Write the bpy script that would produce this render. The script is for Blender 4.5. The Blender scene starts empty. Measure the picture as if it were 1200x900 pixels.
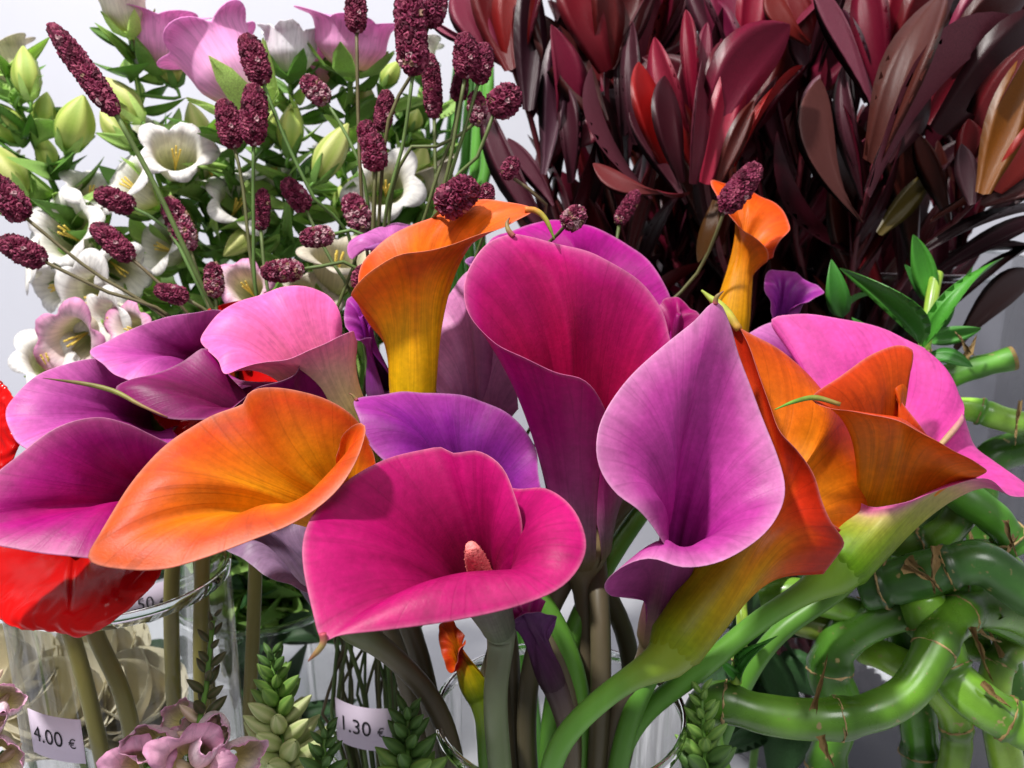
import bpy, bmesh, math, random
import numpy as np
from mathutils import Vector, Matrix, Quaternion
SC = bpy.context.scene
COL = SC.collection
rnd = random.Random(7)

# ------------------------------------------------------------------ camera
HC, PITCH, FPX = 0.49, math.radians(14.0), 1039.0
cam_d = bpy.data.cameras.new('camera'); cam = bpy.data.objects.new('camera', cam_d); COL.objects.link(cam)
cam.location = (0, 0, HC); cam.rotation_euler = (math.pi/2 - PITCH, 0, 0)
cam_d.sensor_width = 36.0; cam_d.lens = 36.0*FPX/1200.0
cam_d.clip_start = 0.02; cam_d.clip_end = 30
cam_d.dof.use_dof = True; cam_d.dof.focus_distance = 0.345; cam_d.dof.aperture_fstop = 16.0
SC.camera = cam
# ------------------------------------------------------------------ world and lamps (shop ceiling light and added fills, no daylight)
W = bpy.data.worlds.new('World'); SC.world = W; W.use_nodes = True
W.node_tree.nodes['Background'].inputs[0].default_value = (0.93, 0.95, 1.0, 1)
W.node_tree.nodes['Background'].inputs[1].default_value = 0.30
def area(name, loc, target, size, power, col=(1, 1, 1)):
    l = bpy.data.lights.new(name, 'AREA'); l.shape = 'DISK'; l.size = size; l.energy = power; l.color = col
    o = bpy.data.objects.new(name, l); COL.objects.link(o); o.location = loc
    o.rotation_euler = (Vector(target)-Vector(loc)).to_track_quat('-Z', 'Y').to_euler()
    return o
area('ceiling_spot', (-0.50, 0.06, 1.60), (0.0, 0.38, 0.40), 0.08, 29.0, (1.0, 0.97, 0.93))
area('ceiling_fill', (0.35, -0.75, 1.9), (0.0, 0.4, 0.4), 0.8, 15.0, (1.0, 0.98, 0.97))  # added soft fill from the camera side, standing in for shop ceiling lights
area('wall_fill', (-0.35, 0.30, 1.9), (-0.25, 0.70, 0.45), 0.5, 4.0, (0.97, 0.98, 1.0))  # added lamp without a real fixture, brightens the wall and bellflowers
SC.view_settings.view_transform = 'Standard'; SC.view_settings.look = 'None'
SC.view_settings.gamma = 1.0; SC.view_settings.exposure = 0.0; SC.view_settings.use_curve_mapping = False

# ------------------------------------------------------------------ helpers
cP, sP = math.cos(PITCH), math.sin(PITCH)
def P(px, py, d):
    "photo pixel (1200x900) at depth d in front of the camera -> world point"
    x = (px-600.0)/FPX*d; y = -(py-450.0)/FPX*d
    return np.array([x, d*cP + y*sP, HC + y*cP - d*sP])
def V(a): return Vector((float(a[0]), float(a[1]), float(a[2])))
def unit(a):
    a = np.asarray(a, float); n = np.linalg.norm(a, axis=-1, keepdims=True); return a/np.maximum(n, 1e-9)
def lin(h):
    h = h.lstrip('#'); o = []
    for i in (0, 2, 4):
        c = int(h[i:i+2], 16)/255.0
        o.append(c/12.92 if c <= .04045 else ((c+.055)/1.055)**2.4)
    return np.array(o)
def catmull(pts, n, closed=False, by_len=True):
    p = np.asarray(pts, float); m = len(p)
    q = np.vstack([2*p[0]-p[1], p, 2*p[-1]-p[-2]]); out = []
    S = 24
    for i in range(m-1):
        a, b, c, d = q[i], q[i+1], q[i+2], q[i+3]
        for k in range(S):
            t = k/S
            out.append(.5*((2*b)+(c-a)*t+(2*a-5*b+4*c-d)*t*t+(3*b-a-3*c+d)*t**3))
    out.append(p[-1]); out = np.array(out)
    L = np.concatenate([[0], np.cumsum(np.linalg.norm(np.diff(out[:, :3], axis=0), axis=1))])
    s = np.linspace(0, L[-1], n)
    return np.stack([np.interp(s, L, out[:, j]) for j in range(out.shape[1])], 1)
def vivid(c, k=1.25, g=.68):
    l = (c@np.array([.30, .59, .11]))[..., None]; return np.clip((l+(c-l)*k)*g, .004, 1)
def ramp(stops, v):
    xs = [s[0] for s in stops]; cs = np.array([lin(s[1]) for s in stops])
    return np.stack([np.interp(v, xs, cs[:, j]) for j in range(3)], -1)
def mesh(name, verts, faces, smooth=True, col=None, uv=None):
    me = bpy.data.meshes.new(name)
    me.from_pydata([tuple(map(float, v)) for v in verts], [], faces)
    if smooth: me.polygons.foreach_set('use_smooth', [True]*len(me.polygons))
    if col is not None:
        a = me.color_attributes.new('Col', 'FLOAT_COLOR', 'POINT')
        a.data.foreach_set('color', np.concatenate([col, np.ones((len(col), 1))], 1).astype(np.float32).ravel())
    if uv is not None:
        u = me.uv_layers.new(name='UVMap'); idx = np.zeros(len(me.loops), np.int32)
        me.loops.foreach_get('vertex_index', idx)
        u.data.foreach_set('uv', np.asarray(uv, np.float32)[idx].ravel())
    me.update(); return me
def ob(name, me, mat=None, parent=None, M=None):
    o = bpy.data.objects.new(name, me); COL.objects.link(o)
    if mat is not None and me is not None and len(me.materials) == 0: me.materials.append(mat)
    if parent is not None: o.parent = parent
    if M is not None: o.matrix_local = M
    return o
def tag(o, label, cat, group=None, kind=None):
    if label: o['label'] = label
    if cat: o['category'] = cat
    if group: o['group'] = group
    if kind: o['kind'] = kind
    return o
def thing(name, label, cat, group=None, loc=None):
    o = bpy.data.objects.new(name, None); COL.objects.link(o); o.empty_display_size = .01
    return tag(o, label, cat, group)
def frames(path):
    T = unit(np.gradient(path, axis=0)); n = len(path)
    r = np.array([0, 0, 1.]) if abs(T[0][2]) < .9 else np.array([1., 0, 0])
    N = [unit(r - T[0]*np.dot(r, T[0]))]
    for i in range(1, n):
        x = N[-1]-T[i]*np.dot(N[-1], T[i]); N.append(unit(x))
    N = np.array(N); return T, N, np.cross(T, N)
def tube_data(path, rad, seg=10, caps=True):
    path = np.asarray(path, float); n = len(path)
    rad = np.broadcast_to(np.asarray(rad, float), (n,)) if np.ndim(rad) < 1 or len(np.atleast_1d(rad)) == n else np.interp(np.linspace(0, 1, n), np.linspace(0, 1, len(rad)), rad)
    T, N, B = frames(path); a = np.linspace(0, 2*np.pi, seg, endpoint=False)
    ring = np.cos(a)[None, :, None]*N[:, None]+np.sin(a)[None, :, None]*B[:, None]
    v = (path[:, None]+ring*rad[:, None, None]).reshape(-1, 3)
    f = [(i*seg+j, i*seg+(j+1) % seg, (i+1)*seg+(j+1) % seg, (i+1)*seg+j) for i in range(n-1) for j in range(seg)]
    if caps:
        v = np.vstack([v, path[0], path[-1]]); c0, c1 = n*seg, n*seg+1
        f += [(c0, (j+1) % seg, j) for j in range(seg)]+[(c1, (n-1)*seg+j, (n-1)*seg+(j+1) % seg) for j in range(seg)]
    uv = np.stack([np.tile(np.linspace(0, 1, seg), n), np.repeat(np.linspace(0, 1, n), seg)], 1)
    if caps: uv = np.vstack([uv, [0, 0], [0, 1]])
    return v, f, uv
def tube(name, pts, rad, mat, parent=None, n=24, seg=10, stops=None):
    path = catmull(pts, n); v, f, uv = tube_data(path, rad, seg)
    col = ramp(stops, uv[:, 1]) if stops else None
    return ob(name, mesh(name, v, f, True, col, uv), mat, parent)
def merge(parts):
    "list of (verts, faces[, col]) -> one"
    V_, F_, C_ = [], [], []; k = 0
    for p in parts:
        V_.append(np.asarray(p[0])); F_ += [tuple(i+k for i in f) for f in p[1]]; k += len(p[0])
        if len(p) > 2: C_.append(p[2])
    return np.vstack(V_), F_, (np.vstack(C_) if C_ else None)

# ------------------------------------------------------------------ materials
def newmat(name):
    m = bpy.data.materials.new(name); m.use_nodes = True; nt = m.node_tree
    return m, nt, nt.nodes['Principled BSDF'], nt.nodes['Material Output']
def N(nt, t, **kw):
    n = nt.nodes.new(t)
    for k, v in kw.items(): setattr(n, k, v)
    return n
def petal_mat(name, rough=.42, trans=.20, vein=.08, bump=.16, spec=.22, mottle=.15, vs=(70, 1.6)):
    m, nt, b, out = newmat(name); L = nt.links.new
    at = N(nt, 'ShaderNodeAttribute', attribute_name='Col')
    tc = N(nt, 'ShaderNodeTexCoord'); mp = N(nt, 'ShaderNodeMapping'); mp.inputs['Scale'].default_value = (vs[0], vs[1], 1)
    L(tc.outputs['UV'], mp.inputs[0])
    nz = N(nt, 'ShaderNodeTexNoise'); nz.inputs['Scale'].default_value = 1; nz.inputs['Detail'].default_value = 3; nz.inputs['Distortion'].default_value = .3
    L(mp.outputs[0], nz.inputs['Vector'])
    r = N(nt, 'ShaderNodeMapRange'); r.inputs[1].default_value = .38; r.inputs[2].default_value = .66
    r.inputs[3].default_value = 1-vein; r.inputs[4].default_value = 1+vein*.9
    L(nz.outputs[0], r.inputs[0])
    n2 = N(nt, 'ShaderNodeTexNoise'); n2.inputs['Scale'].default_value = 70; n2.inputs['Detail'].default_value = 6; n2.inputs['Roughness'].default_value = .65
    L(tc.outputs['Object'], n2.inputs['Vector'])
    r2 = N(nt, 'ShaderNodeMapRange'); r2.inputs[1].default_value = .3; r2.inputs[2].default_value = .7
    r2.inputs[3].default_value = 1-mottle; r2.inputs[4].default_value = 1+mottle
    L(n2.outputs[0], r2.inputs[0])
    # thin darker vein lines running from throat to rim
    mp2 = N(nt, 'ShaderNodeMapping'); mp2.inputs['Scale'].default_value = (vs[0]*.55, vs[1]*.7, 1); mp2.inputs['Location'].default_value = (3.1, 7.7, 0); L(tc.outputs['UV'], mp2.inputs[0])
    n5 = N(nt, 'ShaderNodeTexNoise'); n5.inputs['Scale'].default_value = 1; n5.inputs['Detail'].default_value = 1.5; L(mp2.outputs[0], n5.inputs['Vector'])
    sb = N(nt, 'ShaderNodeMath', operation='SUBTRACT'); L(n5.outputs[0], sb.inputs[0]); sb.inputs[1].default_value = .5
    ab = N(nt, 'ShaderNodeMath', operation='ABSOLUTE'); L(sb.outputs[0], ab.inputs[0])
    r5 = N(nt, 'ShaderNodeMapRange'); r5.inputs[1].default_value = 0; r5.inputs[2].default_value = .035; r5.inputs[3].default_value = 1-vein*1.7; r5.inputs[4].default_value = 1; L(ab.outputs[0], r5.inputs[0])
    m5 = N(nt, 'ShaderNodeMath', operation='MULTIPLY'); L(r.outputs[0], m5.inputs[0]); L(r5.outputs[0], m5.inputs[1]); r = m5
    n4 = N(nt, 'ShaderNodeTexNoise'); n4.inputs['Scale'].default_value = 420; n4.inputs['Detail'].default_value = 4; L(tc.outputs['Object'], n4.inputs['Vector'])
    r4 = N(nt, 'ShaderNodeMapRange'); r4.inputs[1].default_value = .3; r4.inputs[2].default_value = .7; r4.inputs[3].default_value = 1-mottle*.6; r4.inputs[4].default_value = 1+mottle*.6; L(n4.outputs[0], r4.inputs[0])
    m0 = N(nt, 'ShaderNodeMath', operation='MULTIPLY'); L(r2.outputs[0], m0.inputs[0]); L(r4.outputs[0], m0.inputs[1])
    mu = N(nt, 'ShaderNodeMath', operation='MULTIPLY'); L(r.outputs[0], mu.inputs[0]); L(m0.outputs[0], mu.inputs[1])
    vm = N(nt, 'ShaderNodeVectorMath', operation='SCALE'); L(at.outputs['Color'], vm.inputs[0]); L(mu.outputs[0], vm.inputs['Scale'])
    n3 = N(nt, 'ShaderNodeTexNoise'); n3.inputs['Scale'].default_value = 900; n3.inputs['Detail'].default_value = 2
    L(tc.outputs['Object'], n3.inputs['Vector'])
    ad = N(nt, 'ShaderNodeMath', operation='MULTIPLY_ADD'); L(n3.outputs[0], ad.inputs[0]); ad.inputs[1].default_value = .35; L(m5.outputs[0], ad.inputs[2])
    bp = N(nt, 'ShaderNodeBump'); bp.inputs['Strength'].default_value = bump; bp.inputs['Distance'].default_value = .0012
    L(ad.outputs[0], bp.inputs['Height']); L(bp.outputs[0], b.inputs['Normal'])
    L(vm.outputs[0], b.inputs['Base Color']); b.inputs['Specular IOR Level'].default_value = spec
    rr = N(nt, 'ShaderNodeMapRange'); rr.inputs[3].default_value = rough-.07; rr.inputs[4].default_value = rough+.1
    L(n2.outputs[0], rr.inputs[0]); L(rr.outputs[0], b.inputs['Roughness'])
    if trans > 0:
        t = N(nt, 'ShaderNodeBsdfTranslucent'); L(vm.outputs[0], t.inputs[0]); L(bp.outputs[0], t.inputs['Normal'])
        mx = N(nt, 'ShaderNodeMixShader'); mx.inputs[0].default_value = trans
        L(b.outputs[0], mx.inputs[1]); L(t.outputs[0], mx.inputs[2]); L(mx.outputs[0], out.inputs[0])
    return m
def plain_mat(name, c, rough=.5, spec=.4, var=.2, scale=60, bump=.2, trans=0, objcol=False, attr=False, objvar=.0, stretch=None, c2=None):
    "noise-varied colour; objcol takes the colour of the object, attr the vertex colour"
    m, nt, b, out = newmat(name); L = nt.links.new
    tc = N(nt, 'ShaderNodeTexCoord'); nz = N(nt, 'ShaderNodeTexNoise'); nz.inputs['Scale'].default_value = scale; nz.inputs['Detail'].default_value = 5
    if stretch:
        mp = N(nt, 'ShaderNodeMapping'); mp.inputs['Scale'].default_value = stretch; L(tc.outputs['Object'], mp.inputs[0]); L(mp.outputs[0], nz.inputs['Vector'])
    else: L(tc.outputs['Object'], nz.inputs['Vector'])
    r = N(nt, 'ShaderNodeMapRange'); r.inputs[1].default_value = .3; r.inputs[2].default_value = .7
    r.inputs[3].default_value = 1-var; r.inputs[4].default_value = 1+var; L(nz.outputs[0], r.inputs[0])
    sc = r.outputs[0]
    oi = N(nt, 'ShaderNodeObjectInfo')
    if objvar:
        ro = N(nt, 'ShaderNodeMapRange'); ro.inputs[3].default_value = 1-objvar; ro.inputs[4].default_value = 1+objvar; L(oi.outputs['Random'], ro.inputs[0])
        mu = N(nt, 'ShaderNodeMath', operation='MULTIPLY'); L(sc, mu.inputs[0]); L(ro.outputs[0], mu.inputs[1]); sc = mu.outputs[0]
    vm = N(nt, 'ShaderNodeVectorMath', operation='SCALE'); L(sc, vm.inputs['Scale'])
    if objcol: L(oi.outputs['Color'], vm.inputs[0])
    elif attr: L(N(nt, 'ShaderNodeAttribute', attribute_name='Col').outputs['Color'], vm.inputs[0])
    elif c2:
        mc = N(nt, 'ShaderNodeMix', data_type='RGBA'); mc.inputs['A'].default_value = (*lin(c), 1); mc.inputs['B'].default_value = (*lin(c2), 1)
        L(oi.outputs['Random'], mc.inputs['Factor']); L(mc.outputs['Result'], vm.inputs[0])
    else: vm.inputs[0].default_value = tuple(lin(c))
    L(vm.outputs[0], b.inputs['Base Color']); b.inputs['Roughness'].default_value = rough; b.inputs['Specular IOR Level'].default_value = spec
    if bump:
        bp = N(nt, 'ShaderNodeBump'); bp.inputs['Strength'].default_value = bump; bp.inputs['Distance'].default_value = .001
        L(nz.outputs[0], bp.inputs['Height']); L(bp.outputs[0], b.inputs['Normal'])
    if trans:
        t = N(nt, 'ShaderNodeBsdfTranslucent'); L(vm.outputs[0], t.inputs[0]); mx = N(nt, 'ShaderNodeMixShader'); mx.inputs[0].default_value = trans
        L(b.outputs[0], mx.inputs[1]); L(t.outputs[0], mx.inputs[2]); L(mx.outputs[0], out.inputs[0])
    return m
M_PETAL = petal_mat('calla_petal')
M_PETAL_V = petal_mat('veined_calla_petal', vein=.10, vs=(54, 1.0))
M_STEM = plain_mat('flower_stem', '#4c7a24', .42, .4, .22, 40, .15, attr=True, stretch=(1, 1, .25))
M_TAIL = plain_mat('petal_tail', '#7a8a30', .5, .3, .2, 200, .2, attr=True)
M_SPADIX = plain_mat('spadix_grain', '#e77c78', .6, .3, .3, 900, .8)

# ------------------------------------------------------------------ setting
def box_mesh(name, lo, hi):
    x0, y0, z0 = lo; x1, y1, z1 = hi
    v = [(x, y, z) for z in (z0, z1) for y in (y0, y1) for x in (x0, x1)]
    f = [(0, 2, 3, 1), (4, 5, 7, 6), (0, 1, 5, 4), (2, 6, 7, 3), (0, 4, 6, 2), (1, 3, 7, 5)]
    return mesh(name, v, f, False)
M_WALL = plain_mat('white_wall', '#cdced8', .85, .2, .03, 6, .08)
M_TABLE = plain_mat('white_table', '#c9c9cf', .5, .4, .05, 8, .05)
tag(ob('wall', box_mesh('wall', (-1.6, .98, -.3), (1.6, 1.04, 2.2)), M_WALL), None, None, kind='structure')
tag(ob('table_top', box_mesh('table_top', (-1.5, -.05, -.04), (1.5, .975, 0)), M_TABLE), None, None, kind='structure')
# ------------------------------------------------------------------ calla lilies
def spathe(name, parent, rim, base, r0, inner, outer, aim=None, L1=.55, L2=.42, kr=.85, ka=.25, nu=120, nv=40, th=.0007, ruffle=.0006, mat=None, edge=.25, seed=0, gain=1.0, crease=(), sat=1.25):
    rg = np.random.RandomState(seed+len(rim))
    pts = np.array([np.append(P(*q[:3]), q[3] if len(q) > 3 else ka) for q in rim])
    R4 = catmull(pts, nu); R = R4[:, :3]; KA = R4[:, 3]
    B = P(*base); C = P(*aim) if aim else R.mean(0); a = unit(C-B); LA = np.linalg.norm(C-B)
    rad = R-B; rad = rad-(rad@a)[:, None]*a; rd = unit(rad)
    k = np.array([1, 2, 3, 2, 1.])/9; pad = np.vstack([rd[:1]]*2+[rd]+[rd[-1:]]*2)
    rd = unit(sum(k[i]*pad[i:i+nu] for i in range(5)))
    P0 = B+rd*r0; dist = np.linalg.norm(R-P0, axis=1)[:, None]
    P1 = P0+a*np.minimum(L1*LA, dist*.75)
    t = unit(rd*kr+a*KA[:, None]); P2 = R-t*L2*dist
    vl = 1-(1-np.linspace(0, 1, nv))**1.5; v = vl[:, None, None]
    S = (1-v)**3*P0+3*(1-v)**2*v*P1+3*(1-v)*v*v*P2+v**3*R
    S = np.concatenate([(B-a*.006+rd*r0*.75)[None], S], 0); vv = np.concatenate([[0], vl]); nv += 1
    uu = np.linspace(0, 1, nu)
    ph = rg.rand(4)*6.28
    wav = sum(np.sin(uu*6.28*f_+p_)/f_**.6 for f_, p_ in zip((3, 5, 8, 13), ph))
    du = np.gradient(S, axis=1); dv = np.gradient(S, axis=0); nrm = unit(np.cross(du, dv))
    ax = B+((S-B)@a)[..., None]*a
    if np.sum(nrm*(S-ax)) < 0: nrm = -nrm                   # nrm points to the outside of the trumpet
    S = S+nrm*(ruffle*wav[None, :]*vv[:, None]**2)[..., None]
    low = sum(np.sin(uu[None]*6.28*f1+vv[:, None]*f2+p_) for f1, f2, p_ in ((2, 5, ph[0]), (4, 3, ph[1]), (7, 7, ph[2])))
    S = S+nrm*(.0004*low*vv[:, None])[..., None]
    for ic, amp, wc in crease:                              # a sharp fold line running from the rim point ic to the throat
        uc = np.argmin(np.linalg.norm(R-pts[ic][:3], axis=1))/(nu-1); prof = np.exp(-np.abs(uu-uc)/wc)
        S = S+nrm*(amp*prof[None, :]*(np.sin(np.pi*np.clip(vv, 0, 1)**.9))[:, None])[..., None]
    thk = th*(1-.75*np.clip((vv-.9)/.1, 0, 1))*np.clip(vv/.15, .05, 1)
    O = S+nrm*thk[:, None, None]
    n = nu*nv; verts = np.vstack([S.reshape(-1, 3), O.reshape(-1, 3)])
    F = []
    for i in range(nv-1):
        for j in range(nu-1):
            q = (i*nu+j, i*nu+j+1, (i+1)*nu+j+1, (i+1)*nu+j); F.append(q); F.append(tuple(n+x for x in reversed(q)))
    bd = [(nv-1)*nu+j for j in range(nu)]
    for j in range(nu-1): F.append((bd[j], bd[j+1], n+bd[j+1], n+bd[j]))
    for j0 in (0, nu-1):
        for i in range(nv-1):
            q = (i*nu+j0, (i+1)*nu+j0, n+(i+1)*nu+j0, n+i*nu+j0); F.append(q if j0 == 0 else q[::-1])
    VV = np.repeat(vv, nu); UU = np.tile(uu, nv)
    pert = .04*np.sin(UU*31+ph[0])+.03*np.sin(UU*67+ph[1])
    vc = np.clip(VV+pert*VV*(1-VV)*4, 0, 1)
    ci = vivid(ramp(inner, vc), sat)*gain; co = vivid(ramp(outer, vc), sat)*gain
    # pigment: the margin itself is a touch paler
    m = (np.clip((VV-.985)/.015, 0, 1)*edge)[:, None]
    ci = ci*(1-m)+m*np.minimum(1, ci*.5+.42); co = co*(1-m)+m*np.minimum(1, co*.5+.42)
    col = np.vstack([ci, co]); uv = np.stack([UU, VV], 1); uv = np.vstack([uv, uv])
    return ob(name, mesh(name, verts, F, True, col, uv), mat or M_PETAL, parent), B, a
VR = P(656, 830, .40)            # right vase, centre of its mouth
VL = P(140, 668, .40)            # left vase
def stem(parent, B, a, via, r, stops, end=None, r2=None, name='stem', r0=None, c0=None, extra=None):
    pts = [B+a*.004, B-a*.008, B-a*.018]+[P(*q) for q in via]+([extra] if extra is not None else [])+([np.asarray(end)] if end is not None else [])
    path = catmull(pts, 60)
    for _ in range(14): path[3:-1] = .25*path[2:-2]+.5*path[3:-1]+.25*path[4:]
    ln = np.concatenate([[0], np.cumsum(np.linalg.norm(np.diff(path, axis=0), axis=1))])
    rad = r+((r0*.992 if r0 else r)-r)*np.exp(-(ln/.016)**2); v, f, uv = tube_data(path, rad, 16)
    c = ramp(stops, uv[:, 1])
    if c0: k = np.append(np.repeat(np.exp(-(ln/.022)**1.5), 16), [1, 0])[:, None]; c = c*(1-k)+vivid(lin(c0))*k
    return ob(name, mesh(name, v, f, True, c, uv), M_STEM, parent)
def tail(parent, px, r, stops):
    return tube('tip', [P(*q) for q in px], r, M_TAIL, parent, 16, 8, stops)
GREENSTEM = [(0, '#7c8a34'), (.12, '#5f9436'), (1, '#4a7f28')]
DARKSTEM = [(0, '#6d6150'), (.2, '#5d5340'), (1, '#4c4a2e')]
OLIVE = [(0, '#8a8244'), (1, '#6d6632')]
GREYSTEM = [(0, '#8d9478'), (.3, '#6f8058'), (1, '#56683c')]
NST = [0]
def calla(label, rim, base, r0, inner, outer, via, stemcol, end=None, rs=None, tip=None, group='calla lilies', **kw):
    t = thing('calla_lily', label, 'calla lily', group)
    if end is not None and abs(end[0]-VR[0]) < .045 and len(via) == 1:
        NST[0] += 1; q = NST[0]; via = list(via); extra = VR+np.array([-.042+.084*((q*.618) % 1), -.02+.05*((q*.37) % 1), .01])
    else: extra = None
    s, B, a = spathe('spathe', t, rim, base, r0, inner, outer, **kw)
    stem(t, B, a, via, rs or (.0034 if stemcol is OLIVE else .0046), stemcol, end, r0=r0, c0=outer[0][1], extra=extra)
    if tip: tail(t, tip[0], tip[1], tip[2])
    return t, B, a
TG = [(0, '#a9a04a'), (.5, '#8f9a3a'), (1, '#5f7a2c')]
TB = [(0, '#b0485a'), (.4, '#8a7a48'), (1, '#7a4436')]
def vbot(c, dx=0, dy=0): return (c[0]+dx, c[1]+dy, .012)

# A hot pink, open towards the viewer
HOT_I = [(0, '#200612'), (.2, '#4c102a'), (.34, '#8c0c4a'), (.5, '#a80660'), (.75, '#be0870'), (1, '#d81486')]  # throat end near black: the funnel's shade put into the colour
HOT_O = [(0, '#8e9680'), (.35, '#8f7f80'), (.65, '#b05084'), (1, '#dd2a8a')]
t, B, a = calla('hot pink open calla lily with a salmon spadix showing in its throat',
  [(566,560,.3560,.5),(600,571,.3420,.3),(640,572,.3300,0),(674,600,.3140,-.3),(687,640,.3000,-.4),(667,681,.2900,-.2),(620,706,.2840,-.35),(540,726,.2790,-.35),(460,738,.2760,-.15),(400,745,.2740,.1),(377,750,.2730,.1),
   (366,715,.2780,.2),(356,668,.2860,.3),(355,632,.2930,.3),(366,603,.3020,.4),(385,583,.3120,.4),(412,560,.3230,.4),(455,537,.3330,.4),(500,526,.3390,.4),(518,524,.3400,.4),(532,531,.3380,.4),(562,529,.3350,.4),(588,546,.3280,.4),(603,580,.3210,.5),(612,620,.3190,.6),(606,668,.3240,.7)],
  (584,734,.3640), .0070, HOT_I, HOT_O, [(578,800,.3600),(586,900,.3730)], GREYSTEM, vbot(VR,-.01,-.01), .0050,
  ([(378,742,.2725),(379,752,.2725),(374,761,.2720),(361,775,.2710)], [.0012,.0011,.0009,.0002], TB), gain=.86, aim=(548,640,.312), L1=.45, L2=.40)
tp_ = P(552,640,.305); sp = [B+(tp_-B)*k for k in (0, .35, .7, 1)]
# grainy spadix: a core studded with small knobs
core = catmull(sp, 14); vs, fs, _ = tube_data(core, [.0045]*8+[.0043,.0036,.002], 10); parts = [(vs, fs)]
T_, N_, B_ = frames(core)
for i in range(230):
    k = i/230*12.9; i0 = int(k); c = core[i0]+(core[min(i0+1, 13)]-core[i0])*(k-i0); an = i*2.39996
    nd = N_[i0]*math.cos(an)+B_[i0]*math.sin(an); rr = np.interp(k/13, [0,.65,.85,1], [.0045,.0044,.0037,.0019])
    o_ = c+nd*rr; q = [o_+N_[i0]*.0006, o_+T_[i0]*.0006, o_-N_[i0]*.0006+B_[i0]*.0003, o_-T_[i0]*.0006, o_+nd*.0007]
    parts.append((np.array(q), [(0,1,4),(1,2,4),(2,3,4),(3,0,4)]))
v_, f_, _ = merge(parts); ob('spadix', mesh('spadix', v_, f_), M_SPADIX, t)

# B large orange at left
OR_I = [(0, '#c88c1c'), (.3, '#f0a024'), (.55, '#f6a428'), (.78, '#ee7c24'), (.93, '#e05a2a'), (1, '#dc6a44')]
OR_O = [(0, '#c0a838'), (.3, '#e8a430'), (.65, '#ec8030'), (1, '#dc5a34')]
calla('wide open orange calla lily with a pointed tip resting over the red anthurium',
  [(440,556,.352,.5),(436,528,.352,.4),(418,492,.350,.4),(385,469,.347,.4),(340,456,.344,.4),(305,455,.340,.4),(289,463,.336,.35),(283,474,.333,.35),(240,489,.328,.3),(190,527,.317,.3),(146,577,.304,.3),(116,627,.294,.3),(104,656,.289,.3),
   (140,667,.287,.25),(190,668,.287,.2),(240,655,.289,.15),(290,633,.292,.05),(340,611,.296,-.15),(388,582,.303,-.4),(415,545,.309,-.3),(429,505,.318,0),(421,496,.322,.3),(402,510,.328,.6),(394,535,.333,.8)],
  (432,618,.366), .008, OR_I, OR_O, [(455,690,.390),(500,800,.405)], DARKSTEM, vbot(VR,-.03,.0), gain=1.08, aim=(300,565,.318), L1=.35, L2=.42, sat=1.13, mat=M_PETAL_V)

# D magenta purple front left
DP_I = [(0, '#700c3e'), (.4, '#a00862'), (.72, '#b41a76'), (.92, '#b23e84'), (1, '#c66098')]
DP_O = [(0, '#8a7a58'), (.4, '#9a5a80'), (1, '#a85a98')]
calla('glossy magenta calla lily above the blistered red anthurium',
  [(300,560,.352,.5),(225,535,.347,.4),(178,510,.343,.4),(148,496,.339,.4),(110,489,.333,.35),(62,503,.325,.35),(12,541,.315,.35),(-28,580,.307,.3),(-50,615,.301,.35),(-30,632,.299,.4),(0,640,.298,.4),(50,648,.298,.4),(110,653,.300,.4),(165,645,.305,.4),(230,625,.315,.4)],
  (215,590,.388), .008, DP_I, DP_O, [(240,660,.398),(235,760,.40)], OLIVE, vbot(VL,.02,-.01), aim=(140,575,.330), L1=.3, L2=.45)

# E1, E2 lilac, E3 dark magenta
LI_I = [(0, '#742a54'), (.4, '#9c3c80'), (.8, '#bc5ea4'), (1, '#d87cbc')]
LI_O = [(0, '#8a8a50'), (.4, '#9a6a90'), (1, '#b46cb0')]
calla('pale lilac calla lily at the outer left edge of the bunch',
  [(230,470,.395,.4),(200,445,.396,.4),(160,428,.394,.4),(118,420,.390,.4),(78,426,.385,.3),(44,441,.379,.3),(18,463,.373,.2),(5,480,.369,.1),(12,505,.362,.4),(27,524,.358,.4),(70,542,.356,.4),(130,555,.357,.4),(190,555,.362,.4),(235,530,.375,.4)],
  (200,492,.430), .008, LI_I, LI_O, [(230,600,.44)], OLIVE, vbot(VL,.025,.015), gain=1.15, aim=(115,480,.375), L1=.3, L2=.45)
calla('lilac calla lily with a thin stem shadow, under the white bellflowers',
  [(300,430,.412,.4),(290,385,.412,.4),(258,365,.410,.4),(228,366,.407,.4),(190,373,.403,.4),(150,387,.397,.4),(124,401,.392,.3),(106,414,.387,.2),(121,427,.382,.4),(138,441,.378,.4),(180,455,.376,.4),(250,465,.378,.4),(295,455,.390,.4)],
  (262,428,.442), .008, LI_I, LI_O, [(300,650,.44)], OLIVE, vbot(VL,.02,.02), gain=1.15, aim=(195,412,.395), L1=.3, L2=.45)
DM_I = [(0, '#4a082e'), (.4, '#6a0844'), (.8, '#840c58'), (1, '#a83a80')]  # dark pigment, deepened further in the colour for the shade it stands in
DM_O = [(0, '#7a6a48'), (.3, '#7c305c'), (.7, '#8c1466'), (1, '#a42478')]
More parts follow.
